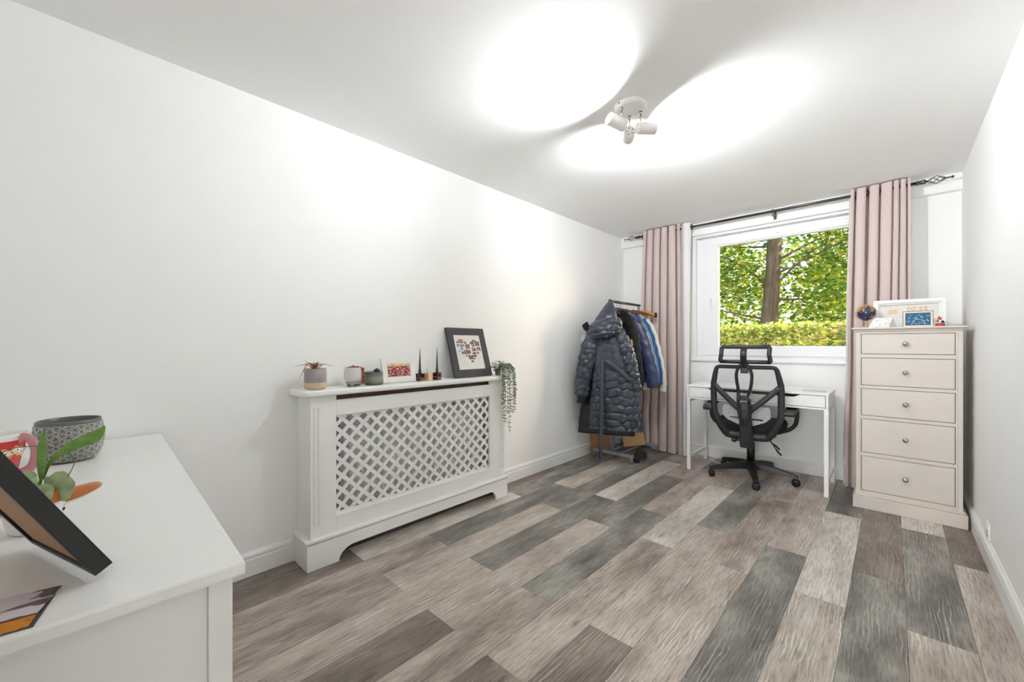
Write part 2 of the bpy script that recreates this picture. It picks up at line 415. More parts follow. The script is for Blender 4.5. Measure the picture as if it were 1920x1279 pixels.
# top rail with a long notch for the warm air
r_ = .012
notch = [(LY0, LZ1), (LY1, LZ1), (LY1, SZ), (SY0+.004+r_, SZ)] 
fp.box(FX-.018, FX, LY0, LY1, LZ1, SZ)
fp.build('front_panel', GLOSS, rc, .0015)
for (a, b) in ((Y0, .8325), (2.1215, Y1)):
    g1, g2, hw = a+(b-a)*.30, a+(b-a)*.68, .0055
    prof = [(a, 0), (b, 0), (b, .02)]
    for g in (g2, g1): prof += [(g+hw, .02), (g+hw*.6, .0145), (g, .0125), (g-hw*.6, .0145), (g-hw, .02)]
    prof += [(a, .02)]
    pm = MB(); pm.prism(prof, lambda p, q, d: (FX-.018+q, p, d), .207, .805)
    pm.box(FX-.018, FX+.002, a, b, .127, .207).box(FX-.018, FX+.002, a, b, .805, ZT)
    pm.build('pilaster', GLOSS, rc)
# lattice of diagonal strips, clipped to the opening
def clip(poly, x0, x1, z0, z1):
    def cut(P, f, g):
        out = []
        for i in range(len(P)):
            a, b = P[i-1], P[i]; fa, fb = f(a), f(b)
            if fa >= 0 and fb < 0 or fa < 0 and fb >= 0:
                t = fa/(fa-fb); out.append((a[0]+(b[0]-a[0])*t, a[1]+(b[1]-a[1])*t))
            if fb >= 0: out.append(b)
        return out
    for f in (lambda p: p[0]-x0, lambda p: x1-p[0], lambda p: p[1]-z0, lambda p: z1-p[1]):
        if len(poly) < 3: return []
        poly = cut(poly, f, None)
    return poly
PA, PB = (LY1-LY0)/14, .0764; ZR = .734; HWD = .19
LAT = mat('white lattice board', (238, 238, 237), .45, var=.006)
for sgn in (1, -1):
    for k in range(-12, 26):
        # lines a/PA + sgn*b/PB = k+.5 , a = y-LY0, b = z-ZR
        pts = []
        c0, c1 = k+.5-HWD, k+.5+HWD
        def yat(c, z): return LY0+PA*(c-sgn*(z-ZR)/PB)
        poly = [(yat(c0, LZ0-.1), LZ0-.1), (yat(c1, LZ0-.1), LZ0-.1), (yat(c1, LZ1+.1), LZ1+.1), (yat(c0, LZ1+.1), LZ1+.1)]
        poly = clip(poly, LY0-.004, LY1+.004, LZ0-.004, LZ1+.004)
        if len(poly) < 3: continue
        d = 0 if sgn > 0 else .0004
        MB().prism(poly, lambda p, q, dd: (dd, p, q), FX-.0225+d, FX-.0175-d).build('slat', LAT, rc)
B('lattice_border', LAT, rc, FX-.0222, FX-.0178, LY0-.002, LY1+.002, LZ1-.010, LZ1+.01)
B('lattice_border', LAT, rc, FX-.0222, FX-.0178, LY0-.002, LY1+.002, LZ0-.01, LZ0+.014)
# plinth with arched cut-out
pl = [(.757, 0), (.757, .127), (2.178, .127), (2.178, 0), (2.062, 0)]
ca = [(2.062, 0)]; cut = []
for i in range(9):
    a = PI/2*i/8; cut.append((2.062-.055*(1-math.cos(a)), .066*math.sin(a)))
cut2 = []
for i in range(9):
    a = PI/2*i/8; cut2.append((.915+.085*(1-math.sin(a)), .066*math.cos(a)))
pp = MB()
def fnp(a, b, d): return (d, a, b)
pp.prism([(.757, 0), (.757, .127), (.915, .127), (.915, 0)], fnp, FX+.001, FX+.02)
pp.prism([(2.062, 0), (2.062, .127), (2.178, .127), (2.178, 0)], fnp, FX+.001, FX+.02)
top = [(.915, .127)]+[(.915, 0)]+[c for c in cut2[::-1][1:]]+[c for c in cut[::-1]]+[(2.062, .127)]
vs0 = [fnp(a, b, FX+.001) for a, b in top]
for i in range(1, len(top)-2):
    (a0, b0), (a1, b1) = top[i], top[i+1]
    if abs(a1-a0) < 1e-6: continue
    pp.prism([(a0, b0), (a0, .127), (a1, .127), (a1, b1)], fnp, FX+.001, FX+.02)
pp.box(XL+.001, FX+.001, .757, Y0-.0005, 0, .127).box(XL+.001, FX+.001, Y1+.0005, 2.178, 0, .127)
pp.build('plinth', GLOSS, rc)
def bead(name, z, r, x, ya, yb, m=GLOSS):
    mb = MB(); pr = [(math.sin(t*PI/8)*r, -math.cos(t*PI/8)*r) for t in range(9)]
    ring_ = []
    for d, h in pr:
        e = d
        ring_.append([(XL+.001, ya-e, z+h), (x+e, ya-e, z+h), (x+e, yb+e, z+h), (XL+.001, yb+e, z+h)])
    mb.grid(ring_); ring2 = [ring_[-1], [(XL+.001, ya+.03, z+r), (x-.03, ya+.03, z+r), (x-.03, yb-.03, z+r), (XL+.001, yb-.03, z+r)]]
    mb.grid(ring2, smooth=False)
    return mb.build(name, m, rc)
bead('plinth_bead', .138, .0115, FX+.012, .765, 2.17)
# shelf: slab with rounded nose and rounded corners
pts = []
xa, xb, ya, yb, R = XL+.002, FX+.034, .733, 2.21, .03
out = [(xa, ya)]
for i in range(7):
    t = -PI/2+PI/2*i/6; out.append((xb-R+R*math.cos(t), ya+R+R*math.sin(t)))
for i in range(7):
    t = PI/2*i/6; out.append((xb-R+R*math.cos(t), yb-R+R*math.sin(t)))
out.append((xa, yb))
sh = MB().prism(out, lambda a, b, d: (a, b, d), ZT, TOPZ).build('shelf_top', GLOSS, rc, .010, 4)
for p in sh.data.polygons: p.use_smooth = len(p.vertices) <= 4
B('inner_batten', RAWWOOD, rc, FX-.06, FX-.03, Y0+.02, Y1-.02, .80, .8655)

# radiator behind the lattice
RADM = mat('grey white radiator enamel', (222, 223, 223), .45)
rd = thing('radiator', 'pale ribbed panel radiator hidden behind the lattice', 'radiator', (0, 1.47, .1))
rm = MB(); pz = [.14, .15, .70, .71]
prof = []
yy = .97
while yy < 1.98:
    prof += [(yy, .0), (yy+.010, .007), (yy+.022, .007), (yy+.032, .0)]; yy += .0333
P_ = []
for z in (.15, .78): P_.append([(.040+d, y, z) for y, d in prof])
rm.grid(P_, smooth=False); rm.box(-.02, .0395, .965, 2.0, .14, .79)
rm.build('panel', RADM, rd, fix=False)
B('bracket', RADM, rd, XL+.002, -.0205, 1.2, 1.24, .2, .65); B('bracket', RADM, rd, XL+.002, -.0205, 1.74, 1.78, .2, .65)
MB().cyl((.0, .945, 0.0), (.0, .945, .17), .008).build('pipe', CHROME, rd); MB().cyl((-.0, 2.03, 0.0), (-.0, 2.03, .17), .008).build('pipe', CHROME, rd)
MB().cyl((.0, .945, .17), (.0, .966, .17), .011).build('valve', CHROME, rd); MB().cyl((.0, 1.999, .17), (.0, 2.03, .17), .011).build('valve', CHROME, rd)

# ------------------------------------------------------------------ ceiling light
LX, LY = 1.262, 1.925
LMP = mat('white lamp enamel', (236, 234, 230), .35, var=.006)
cl = thing('ceiling_spotlight', 'round white ceiling light with three adjustable cylinder spots', 'ceiling light', (LX, LY, H))
MB().lathe([(.0, -.026), (.062, -.026), (.074, -.023), (.082, -.014), (.083, -.0005), (.0, -.0005)][::-1], (LX, LY, H), 40).build('ceiling_plate', LMP, cl)
MB().cyl((LX-.02, LY-.079, H-.014), (LX-.021, LY-.0845, H-.0145), .003, 8).build('screw', RAWWOOD, cl)
BULB = emit_mat('lit spot bulb', (1., .985, .95), 14.)
for ang, tilt, pw in ((-114, 12, 1.), (54, 4, .95), (122, 6, .75)):
    a = math.radians(ang); dh = Vector((math.cos(a), math.sin(a), 0))
    d = (dh*math.cos(math.radians(tilt))+Vector((0, 0, math.sin(math.radians(tilt))))).normalized()
    base = Vector((LX, LY, H-.026))+dh*.056
    piv = base+Vector((0, 0, -.060))
    MB().cyl(base, piv, .0045, 10).lathe([(.009, 0), (.007, -.012), (.004, -.014)][::-1], base, 12).build('arm', CHROME, cl)
    L, r = .100, .030
    c = piv+Vector((0, 0, -.026))-d*.020
    hm = MB(); hm.lathe([(0, 0), (r-.004, 0), (r-.001, .002), (r, .006), (r, L), (r-.002, L), (r-.002, .02), (0, .02)], c, 28, d)
    hd_ = hm.build('spot_head', LMP, cl)
    q = Vector((0,0,1)).rotation_difference(d)
    for k in range(5):
        t = 2*PI*k/5; p = c+q@Vector((.016*math.cos(t), .016*math.sin(t), -.0004))
        MB().cyl(p, p+d*.001, .003, 8).build('vent_hole', DARK, hd_)
    bl = MB().lathe([(0, L-.006), (r-.004, L-.008), (r-.003, L-.012), (.015, L-.04), (0, L-.045)], c, 24, d).build('bulb', BULB, hd_)
    ld = bpy.data.lights.new('spot_bulb_light', 'SPOT'); ld.energy = LAMP_W*pw; ld.spot_size = math.radians(172); ld.spot_blend = 1.0; ld.shadow_soft_size = .025
    ld.color = (.935, .97, 1.)
    lo = bpy.data.objects.new('spot_bulb_light', ld); COL.objects.link(lo)
    lo.location = c+d*(L+.004)-Vector((LX, LY, H)); lo.parent = cl
    lo.rotation_euler = (-d).to_track_quat('Z', 'Y').to_euler()

# ------------------------------------------------------------------ curtain pole and curtains
PY, PZ = 4.185, 2.308
cp = thing('curtain_pole', 'gunmetal curtain pole with twisted cage finials above the window', 'curtain pole', (1.3, PY, PZ))
MB().cyl((.20, PY, PZ), (2.40, PY, PZ), .0105, 16).build('pole', GUN, cp)
MB().cyl((1.0, PY, PZ), (2.40, PY, PZ), .0118, 16).build('outer_sleeve', GUN, cp)
for sx, x0 in ((-1, .20), (1, 2.40)):
    mb = MB()
    mb.lathe([(.0115, -.03), (.016, -.028), (.016, -.020), (.012, -.018), (.014, -.008), (.014, .002), (.016, .006), (.016, .014), (.008, .02), (.006, .03)], (x0, PY, PZ), 16, (sx, 0, 0))
    fin = mb.build('finial', GUN, cp)
    for k in range(4):
        pts = []
        for i in range(17):
            t = i/16; rr = .0045+.021*math.sin(PI*t)**.9; a = 2*PI*k/4+t*PI*1.15
            pts.append((x0+sx*(.028+t*.085), PY+rr*math.cos(a), PZ+rr*math.sin(a)))
        MB().tube(pts, .0026, 6).build('twisted_wire', GUN, fin)
    pts = [(x0+sx*.112, PY, PZ), (x0+sx*.13, PY, PZ+.002)]
    MB().tube([(x0+sx*.108, PY, PZ), (x0+sx*.125, PY, PZ), (x0+sx*.142, PY, PZ)], [.006, .0045, .004], 8).ball((x0+sx*.15, PY, PZ), .0085, 10, 8).build('finial_tip', GUN, fin)
for bx_ in (.266, 1.472, 2.2115):
    mb = MB(); mb.lathe([(.016, -.008), (.016, .008)], (bx_, PY, PZ), 16, (1, 0, 0)).box(bx_-.009, bx_+.009, PY-.004, 4.276, PZ-.03, PZ-.016)
    mb.box(bx_-.01, bx_+.01, 4.268, 4.277, PZ-.055, PZ+.012).box(bx_-.006, bx_+.006, PY-.006, PY+.006, PZ-.045, PZ-.006)
    mb.build('bracket', GUN, cp)

def curtain_mat(name, rgb, rough=.85):
    m, n, l, b = nm(name)
    b.inputs['Base Color'].default_value = (*lin(rgb), 1); b.inputs['Roughness'].default_value = rough
    b.inputs['Sheen Weight'].default_value = .15
    tc = n.new('ShaderNodeTexCoord'); wv = node(n, 'ShaderNodeTexNoise', Scale=1., Detail=2.)
    mp = n.new('ShaderNodeMapping'); mp.inputs['Scale'].default_value = (600, 600, 60); l.new(tc.outputs['Object'], mp.inputs[0]); l.new(mp.outputs[0], wv.inputs['Vector'])
    bp = n.new('ShaderNodeBump'); bp.inputs['Strength'].default_value = .15; bp.inputs['Distance'].default_value = .001
    l.new(wv.outputs['Fac'], bp.inputs['Height']); l.new(bp.outputs['Normal'], b.inputs['Normal'])
    return m
PINK = curtain_mat('dusty pink curtain cloth', (209, 191, 187)); LINING = curtain_mat('white curtain lining', (232, 230, 230))

def fold_sheet(top, bot, z0, z1, nz=40, wob=.006, seed=0, zz=None, off=0., drag=None):
    """loft between two plan paths (lists of xy); off pushes along +y"""
    P = []
    for j in range(nz+1):
        t = j/nz; z = z1+(z0-z1)*t; row = []
        e = t**.8
        for i, (a, b) in enumerate(zip(top, bot)):
            x = a[0]+(b[0]-a[0])*e; y = a[1]+(b[1]-a[1])*e
            nn = noise.noise((i*.06+seed*9, z*1.6, seed))
            x += wob*nn*t*2; y += wob*nn*t
            zt = z
            if drag: x, y, zt = drag(i/(len(top)-1), t, x, y, z)
            row.append((x, y+off, zt))
        P.append(row)
    return P
def pleats(x0, x1, y, amp, n, per=18, ph=0., sharp=.55, irr=.0, seed=1, ycap=4.262, slope=0.):
    r = random.Random(seed); out = []
    wsum = [1+irr*(r.random()*2-1) for _ in range(n)]; s = sum(wsum); x = x0
    for k in range(n):
        wd = (x1-x0)*wsum[k]/s
        for i in range(per+(1 if k == n-1 else 0)):
            t = i/per; a = 2*PI*t+ph
            yy = y-amp*math.cos(a); xx = x+wd*t+wd*sharp*math.sin(2*a)*.5
            out.append((xx, min(yy+slope*(xx-x0), ycap)))
        x += wd
    return out

def eyelet(p, x, y, z=PZ):
    mb = MB(); mb.tube([(x, y+.026*math.cos(t*PI/9), z+.026*math.sin(t*PI/9)) for t in range(18)], .005, 6, closed=True)
    return mb.build('eyelet', GUN, p)

# left curtain
cL = thing('curtain', 'dusty pink lined curtain hanging behind the clothes rack', 'curtain', (.48, 4.19, 0), group='pink window curtains')
tp = pleats(.295, .675, 4.185, .055, 5, seed=3, irr=.3); bt = pleats(.20, .70, 4.235, .055, 5, seed=3, irr=.3, ycap=4.29, slope=-.10)
def dragL(s, t, x, y, z):
    # lower outer corner is pulled aside and scrunched by the things under the rack
    k = max(0, (t-.55)/.45)*max(0, 1-s*2.2)
    return x+.05*k*math.sin(z*14)*.3, y+.01*k, z+.06*k*k
MB().grid(fold_sheet(tp, bt, .012, 2.347, seed=1, drag=dragL)).build('cloth', PINK, cL, fix=False)
MB().grid(fold_sheet(tp, bt, .018, 2.343, seed=1, drag=dragL, off=.006)).build('lining', LINING, cL, fix=False)
tl = [(.672+.105*i/14, 4.20-.05*math.sin(PI*i/14*.9)-.012) for i in range(15)]
bl = [(.692+.055*i/14, 4.19-.05*math.sin(PI*i/14*.9)-.012) for i in range(15)]
MB().grid(fold_sheet(tl, bl, .014, 2.347, seed=4, wob=.003)).build('turned_edge', LINING, cL, fix=False)
eyelet(cL, .775, PY)
for k in range(4): eyelet(cL, .34+.085*k, PY)
# right curtain
cR = thing('curtain', 'dusty pink lined curtain hanging beside the tall chest', 'curtain', (2.16, 4.19, 0), group='pink window curtains')
tp = pleats(2.005, 2.20, 4.19, .05, 3, seed=8, irr=.35)+pleats(2.229, 2.338, 4.160, .030, 3, seed=5, irr=.3)
bt = pleats(1.968, 2.18, 4.165, .05, 3, seed=8, irr=.35)+pleats(2.20, 2.345, 4.165, .04, 3, seed=5, irr=.3)
MB().grid(fold_sheet(tp, bt, .012, 2.347, seed=2)).build('cloth', PINK, cR, fix=False)
MB().grid(fold_sheet(tp, bt, .018, 2.343, seed=2, off=.006)).build('lining', LINING, cR, fix=False)
MB().grid(fold_sheet([(1.992+.014*i/6, 4.215-.05*i/6) for i in range(7)], [(1.953+.014*i/6, 4.19-.05*i/6) for i in range(7)], .013, 2.345, seed=2, wob=.006)).build('turned_edge', LINING, cR, fix=False)
for ex_ in (2.03, 2.10, 2.17, 2.29): eyelet(cR, ex_, PY)

# ------------------------------------------------------------------ tall chest of drawers
CY = 3.70; CYB = 4.10
ch = thing('tall_chest', 'tall greige chest of five drawers with round metal knobs', 'chest of drawers', (2.31, 3.9, 0))
bx0, bx1 = 2.056, 2.557
B('side_panel', CREAM, ch, bx0, bx0+.022, CY, CYB, .06, 1.222, bev=.0015); B('side_panel', CREAM, ch, bx1-.022, bx1, CY, CYB, .06, 1.222, bev=.0015)
B('back_panel', CREAM, ch, bx0+.022, bx1-.022, CYB-.01, CYB, .06, 1.222)
B('inner_carcass', DARK, ch, bx0+.023, bx1-.023, CY+.02, CYB-.011, .07, 1.215)
dr = [(1.062, 1.201), (.847, 1.037), (.638, .826), (.384, .617), (.121, .360)]
dx0, dx1 = 2.083, 2.526
B('stile', CREAM, ch, bx0+.0225, dx0, CY, CY+.02, .07, 1.222); B('stile', CREAM, ch, dx1, bx1-.0225, CY, CY+.02, .07, 1.222)
edges = [1.222]+[v for a, b in dr for v in (b, a)]+[.07]
for k in range(0, len(edges), 2):
    B('rail', CREAM, ch, dx0, dx1, CY, CY+.02, edges[k+1], edges[k])
knob_prof = [(.006, 0), (.005, .008), (.007, .012), (.0135, .016), (.0155, .021), (.0135, .027), (.006, .0305), (0, .031)]
for a, b in dr:
    g = .0032
    d = MB().box(dx0+g, dx1-g, CY+.0015, CY+.019, a+g, b-g).build('drawer', CREAM, ch, .001)
    MB().lathe(knob_prof, (2.304, CY+.0015, (a+b)/2), 20, (0, -1, 0)).build('knob', CHROME, d)
B('plinth', CREAM, ch, 2.040, 2.577, CY-.022, CYB, 0, .085, bev=.003)
B('plinth_moulding', CREAM, ch, 2.047, 2.569, CY-.013, CYB, .085, .098, bev=.006)
B('top', CREAM, ch, 2.034, 2.579, CY-.026, CYB+.005, 1.231, 1.244, bev=.004)
B('top_moulding', CREAM, ch, 2.044, 2.569, CY-.014, CYB, 1.218, 1.2308, bev=.006)

# ------------------------------------------------------------------ desk
dk = thing('desk', 'slim white two drawer desk under the window', 'desk', (1.39, 4.0, 0))
ex0, ex1, ey0, ey1 = .882, 1.902, 3.752, 4.235
B('desk_top', DESK, dk, ex0, ex1, ey0, ey1, .748, .762, bev=.002)
B('case_side', DESK, dk, ex0+.004, ex0+.018, ey0+.004, ey1, .655, .7478); B('case_side', DESK, dk, ex1-.018, ex1-.004, ey0+.004, ey1, .655, .7478)
B('case_back', DESK, dk, ex0+.019, ex1-.019, ey1-.014, ey1, .655, .7478)
B('case_bottom', DESK, dk, ex0+.004, ex1-.004, ey0+.004, ey1, .641, .6548, bev=.001)
B('drawer_cavity', DARK, dk, ex0+.02, ex1-.02, ey0+.026, ey1-.016, .657, .747)
mid = (ex0+ex1)/2
B('divider', DESK, dk, mid-.008, mid+.008, ey0+.004, ey0+.025, .655, .7478)
for (a, b, side) in ((ex0+.0215, mid-.0105, 1), (mid+.0105, ex1-.0215, -1)):
    z0, z1 = .6585, .744
    if side > 0: poly = [(a, z0), (b, z0), (b, z1-.020), (b-.285, z1-.020), (b-.325, z1), (a, z1)]
    else: poly = [(a, z0), (b, z0), (b, z1), (a+.325, z1), (a+.285, z1-.020), (a, z1-.020)]
    MB().prism(poly, lambda p, q, d: (p, d, q), ey0+.005, ey0+.022).build('drawer', DESK, dk, .001)
for sx in (ex0+.002, ex1-.030):
    for sy in (ey0+.006, ey1-.036):
        B('leg', DESK, dk, sx, sx+.028, sy, sy+.028, 0, .6405, bev=.0015)
    B('side_stretcher', DESK, dk, sx+.004, sx+.024, ey0+.0345, ey1-.0365, .10, .125, bev=.001)
    B('side_stretcher', DESK, dk, sx+.004, sx+.024, ey0+.0345, ey1-.0365, .615, .6405, bev=.001)
pc = tag(MB().prism([(.90, 3.93), (1.02, 3.92), (1.05, 4.08), (.93, 4.09)], lambda a, b, d: (a, b, d), .7622, .776).build('notebook', mat('pale grey notebook', (226, 226, 228), .5), bev=.002, origin=(.97, 4.0, .7622)), 'pale grey notebook lying on the end of the desk by the curtain', 'notebook')
cc = thing('wireless_charger', 'thin light grey pad on the desk end near the chest', 'pad', (1.80, 3.92, .7622))
MB().box(1.72, 1.87, 3.90, 3.96, .7622, .7665).build('pad', mat('light grey pad', (188, 188, 190), .5), cc, .0015)
MB().box(1.735, 1.855, 3.91, 3.95, .7666, .7674).build('rubber_inlay', mat('grey rubber', (205, 205, 206), .6), cc)

# cable on the floor below the desk
cb = smoothpath([(.93, 4.20, .006), (1.05, 4.12, .006), (1.2, 4.20, .006), (1.4, 4.22, .006), (1.55, 4.17, .006), (1.66, 4.24, .006)], 8)
tag(MB().tube(cb, .0045, 8).build('power_cable', mat('white cable', (235, 235, 235), .4), origin=(1.3, 4.2, 0)), 'white power cable lying on the floor beneath the desk', 'cable')

# ------------------------------------------------------------------ wall socket
so = thing('wall_socket', 'white switched socket low on the wall above the skirting', 'socket', (XR, 3.21, .16))
B('face_plate', GLOSS, so, XR-.009, XR-.0005, 3.168, 3.254, .122, .208, bev=.003)
for yy in (3.19, 3.232): B('rocker', GLOSS, so, XR-.013, XR-.0092, yy-.008, yy+.008, .178, .196, bev=.001)
for yy in (3.185, 3.227):
    for dy, dz in ((0, .168), (-.007, .148), (.007, .148)): B('pin_slot', DARK, so, XR-.0096, XR-.0091, yy+dy-.002, yy+dy+.002, dz-.004, dz+.004)

# ------------------------------------------------------------------ office chair (local: x right, y towards the desk)
oc = thing('office_chair', 'black mesh office chair with headrest and flip-up arms at the desk', 'office chair', (1.37, 3.87, 0), math.radians(6))
def L(name, mb, m, parent=oc, bev=0., seg=2): return mb.build(name, m, parent, bev, seg, world=False)
R0 = .315
for k in range(5):
    a = math.radians(-5+72*k); d = Vector((math.cos(a), math.sin(a), 0)); n_ = Vector((-d.y, d.x, 0))
    mb = MB(); P = []
    for t, w_, z0, z1 in ((.02, .034, .080, .140), (.10, .031, .084, .134), (.2, .027, .078, .118), (.29, .022, .068, .098), (R0+.012, .018, .060, .088)):
        c = d*t; P.append([c-n_*w_+Vector((0,0,z0)), c+n_*w_+Vector((0,0,z0)), c+n_*w_*.75+Vector((0,0,z1)), c-n_*w_*.75+Vector((0,0,z1))])
    mb.grid(P, close_u=True, smooth=False); kk = len(mb.v); mb.f += [(3,2,1,0), (kk-4, kk-3, kk-2, kk-1)]; mb.sm += [False]*2
    leg = L('base_spoke', mb, BLACK2, bev=.003)
    c = d*R0; ca_ = a+1.0+k*.7; w_ = Vector((math.cos(ca_), math.sin(ca_), 0))
    cm = MB()
    for s in (-1, 1): cm.lathe([(0, 0), (.021, 0), (.0255, .004), (.0262, .010), (.024, .017), (0, .018)], c+w_*(.002*s)+Vector((0,0,.0265)), 18, w_*s)
    cs = L('caster', cm, BLACK2, leg)
    mb = MB().cyl(c+Vector((0,0,.03)), c+Vector((0,0,.072)), .007, 10)
    mb.lathe([(.028, .0), (.029, .012), (.02, .022), (0, .024)], c+Vector((0,0,.034)), 16); L('caster_hood', mb, BLACK2, leg)
L('hub', MB().lathe([(.0, .075), (.04, .075), (.045, .09), (.042, .14), (.034, .15), (0, .15)], (0,0,0), 24), BLACK2)
L('gas_lift', MB().lathe([(.0, .15), (.030, .15), (.030, .30), (.020, .302), (.020, .39), (0, .39)], (0,0,0), 20), BLACK2)
L('tilt_mechanism', MB().box(-.09, .09, -.13, .12, .375, .415), BLACK2, bev=.008)
# seat cushion: rounded super-ellipse slab
P = []
for zz, s_ in ((.405, .82), (.41, .93), (.425, .985), (.45, 1.0), (.47, .985), (.485, .93), (.49, .8), (.492, .4), (.492, .0)):
    row = []
    for i in range(48):
        a = 2*PI*i/48; ca_, sa_ = math.cos(a), math.sin(a)
        x = .255*s_*math.copysign(abs(ca_)**.55, ca_); y = .245*s_*math.copysign(abs(sa_)**.55, sa_)
        dz = -.03*max(0, (y-.15)/.1)**2+.012*abs(x/.25)**2
        row.append((x, y+.035, zz+dz))
    P.append(row)
mb = MB().grid(P, close_u=True); mb.f.append(tuple(range(48))[::-1]); mb.sm.append(False)
L('seat', mb, BLACKFAB)
L('seat_pan', MB().box(-.19, .19, -.16, .2, .392, .406), BLACK2, bev=.006)
def yb(x, z):
    y = np.interp(z, [.30, .385, .5, .6, .8, .95, 1.0, 1.12], [-.215, -.225, -.275, -.30, -.315, -.345, -.355, -.385])
    return float(y)+.55*x*x
def bp_(x, z, o=0.): return (x, yb(x, z)+o, z)
out = [(.0, .952), (.11, .952), (.182, .951), (.203, .938), (.212, .91), (.226, .84), (.232, .80), (.232, .70), (.231, .60), (.226, .565), (.19, .475), (.15, .41), (.12, .395), (.0, .392)]
full = out+[(-x, z) for x, z in out[::-1][1:-1]]
cl_ = [full[i] for i in range(len(full))]
pts = []; n = len(cl_)
for i in range(n):
    p0, p1, p2, p3 = [Vector((*cl_[(i+k) % n], 0)) for k in (-1, 0, 1, 2)]
    for k in range(4):
        t = k/4; q = .5*((2*p1)+(p2-p0)*t+(2*p0-5*p1+4*p2-p3)*t*t+(3*p1-p0-3*p2+p3)*t**3); pts.append(q)
rad = [float(np.interp(q.y, [.39, .45, .6, .78, .9, .95], [1.55, 1.5, 1.25, 1.15, .95, .8])) for q in pts]
L('back_frame', MB().tube([bp_(q.x, q.y) for q in pts], rad, 8, closed=True, flat=(.0205, .015), up=(0, 1, 0)), BLACK)
hwz = lambda z: float(np.interp(z, [.392, .415, .47, .55, .60, .78, .84, .9, .935, .952], [.10, .14, .18, .212, .222, .228, .222, .207, .195, .17]))
P = []
for j in range(25):
    z = .395+(.952-.395)*j/24; P.append([bp_(hwz(z)*(-1+2*i/16), z, .004) for i in range(17)])
MESHF = mesh_fabric('black chair mesh', (70, 70, 72), .72)
L('back_mesh', MB().grid(P), MESHF)
# Y-shaped brace and spine
for s in (-1, 1):
    pth = smoothpath([(s*.224, yb(.224, .80)-.002, .80), (s*.17, -.315, .745), (s*.10, -.318, .675), (s*.035, -.318, .612), (s*.01, -.312, .57)], 6)
    L('back_brace', MB().tube(pth, [1.0]*len(pth), 8, flat=(.0225, .013), up=(0, 1, 0)), BLACK)
sp = [(.675, .030, -.322), (.62, .040, -.328), (.55, .044, -.325), (.47, .047, -.312), (.40, .049, -.292), (.34, .050, -.270), (.305, .048, -.262)]
P = []
for z, hw, y in sp: P.append([(-hw, y+.012, z), (-hw*.8, y-.008, z), (hw*.8, y-.008, z), (hw, y+.012, z), (hw*.8, y+.028, z), (-hw*.8, y+.028, z)])
mb = MB().grid(P, close_u=True, smooth=False); k = len(mb.v); mb.f += [tuple(range(6)), tuple(range(k-6, k))]; mb.sm += [False]*2
L('spine', mb, BLACK, bev=.004)
L('recline_arm', MB().box(-.035, .035, -.25, -.10, .345, .385), BLACK2, bev=.006)
L('tension_knob', MB().lathe([(.0, 0), (.016, 0), (.018, .004), (.018, .028), (.015, .032), (0, .032)], (-.075, -.235, .355), 18, (-1, 0, 0)).cyl((-.04, -.235, .355), (-.076, -.235, .355), .006), BLACK2)
# lumbar pad with pin holes
def dots_mat():
    m, n, l, b = nm('pin-holed grey pad')
    tc = n.new('ShaderNodeTexCoord'); vo = node(n, 'ShaderNodeTexVoronoi', Scale=62., Randomness=0.)
    mp = n.new('ShaderNodeMapping'); mp.inputs['Scale'].default_value = (1.3, 0, 1); l.new(tc.outputs['Object'], mp.inputs[0]); l.new(mp.outputs[0], vo.inputs['Vector'])
    r = ramp(n, [(.0, lin((70, 70, 72))), (.2, lin((80, 80, 82))), (.26, lin((186, 188, 192)))]); l.new(vo.outputs['Distance'], r.inputs['Fac']); l.new(r.outputs[0], b.inputs['Base Color'])
    b.inputs['Roughness'].default_value = .5
    return m
lum = [(-.155, .645), (.155, .645), (.165, .62), (.165, .56), (.13, .525), (.05, .49), (-.05, .49), (-.13, .525), (-.165, .56), (-.165, .62)]
mb = MB(); n = len(lum); vs = [bp_(x, z, -.012) for x, z in lum]+[bp_(x, z, -.004) for x, z in lum]
mb.add(vs, [tuple(range(n)), tuple(range(n, 2*n))[::-1]]+[(i, (i+1) % n, n+(i+1) % n, n+i) for i in range(n)])
L('lumbar_pad', mb, dots_mat())
L('lumbar_slider', MB().tube([(-.115, -.283, .548), (.0, -.29, .544), (.115, -.283, .54)], .006, 8), BLACK2)
# headrest
ho = [(-.160, 1.118), (.165, 1.118), (.172, 1.105), (.170, 1.05), (.178, 1.0), (.176, .984), (-.176, .984), (-.178, 1.0), (-.170, 1.05), (-.170, 1.105)]
pts = []; n = len(ho)
for i in range(n):
    p0 = Vector((*ho[i], 0)); p1 = Vector((*ho[(i+1) % n], 0))
    for k in range(6): pts.append(p0.lerp(p1, k/6))
hy = lambda x, z: float(np.interp(z, [.98, 1.05, 1.12], [-.385, -.395, -.365]))+.9*x*x
HR = L('headrest_frame', MB().tube([(q.x*.95, hy(q.x, q.y), 1.05+(q.y-1.05)*.86) for q in pts], 1.0, 8, closed=True, flat=(.0165, .011), up=(0, 1, 0)), BLACK)
P = []
for j in range(9):
    z = .992+(1.108-.992)*j/8; P.append([(x_, hy(x_, z)+.002, z) for x_ in [-.16+.32*i/12 for i in range(13)]])
L('headrest_mesh', MB().grid(P), mesh_fabric('grey headrest mesh', (120, 120, 124), .82))
pth = [(0, -.385, 1.105), (0, -.415, 1.075), (0, -.425, 1.04), (0, -.41, 1.0), (0, -.385, .96), (0, -.365, .93)]
L('headrest_stalk', MB().tube(smoothpath(pth, 5), 1., 8, flat=(.023, .008), up=(0, -1, .2)), BLACK2)
L('headrest_bracket', MB().box(-.026, .026, -.385, -.342, .905, .985), BLACK2, bev=.006)
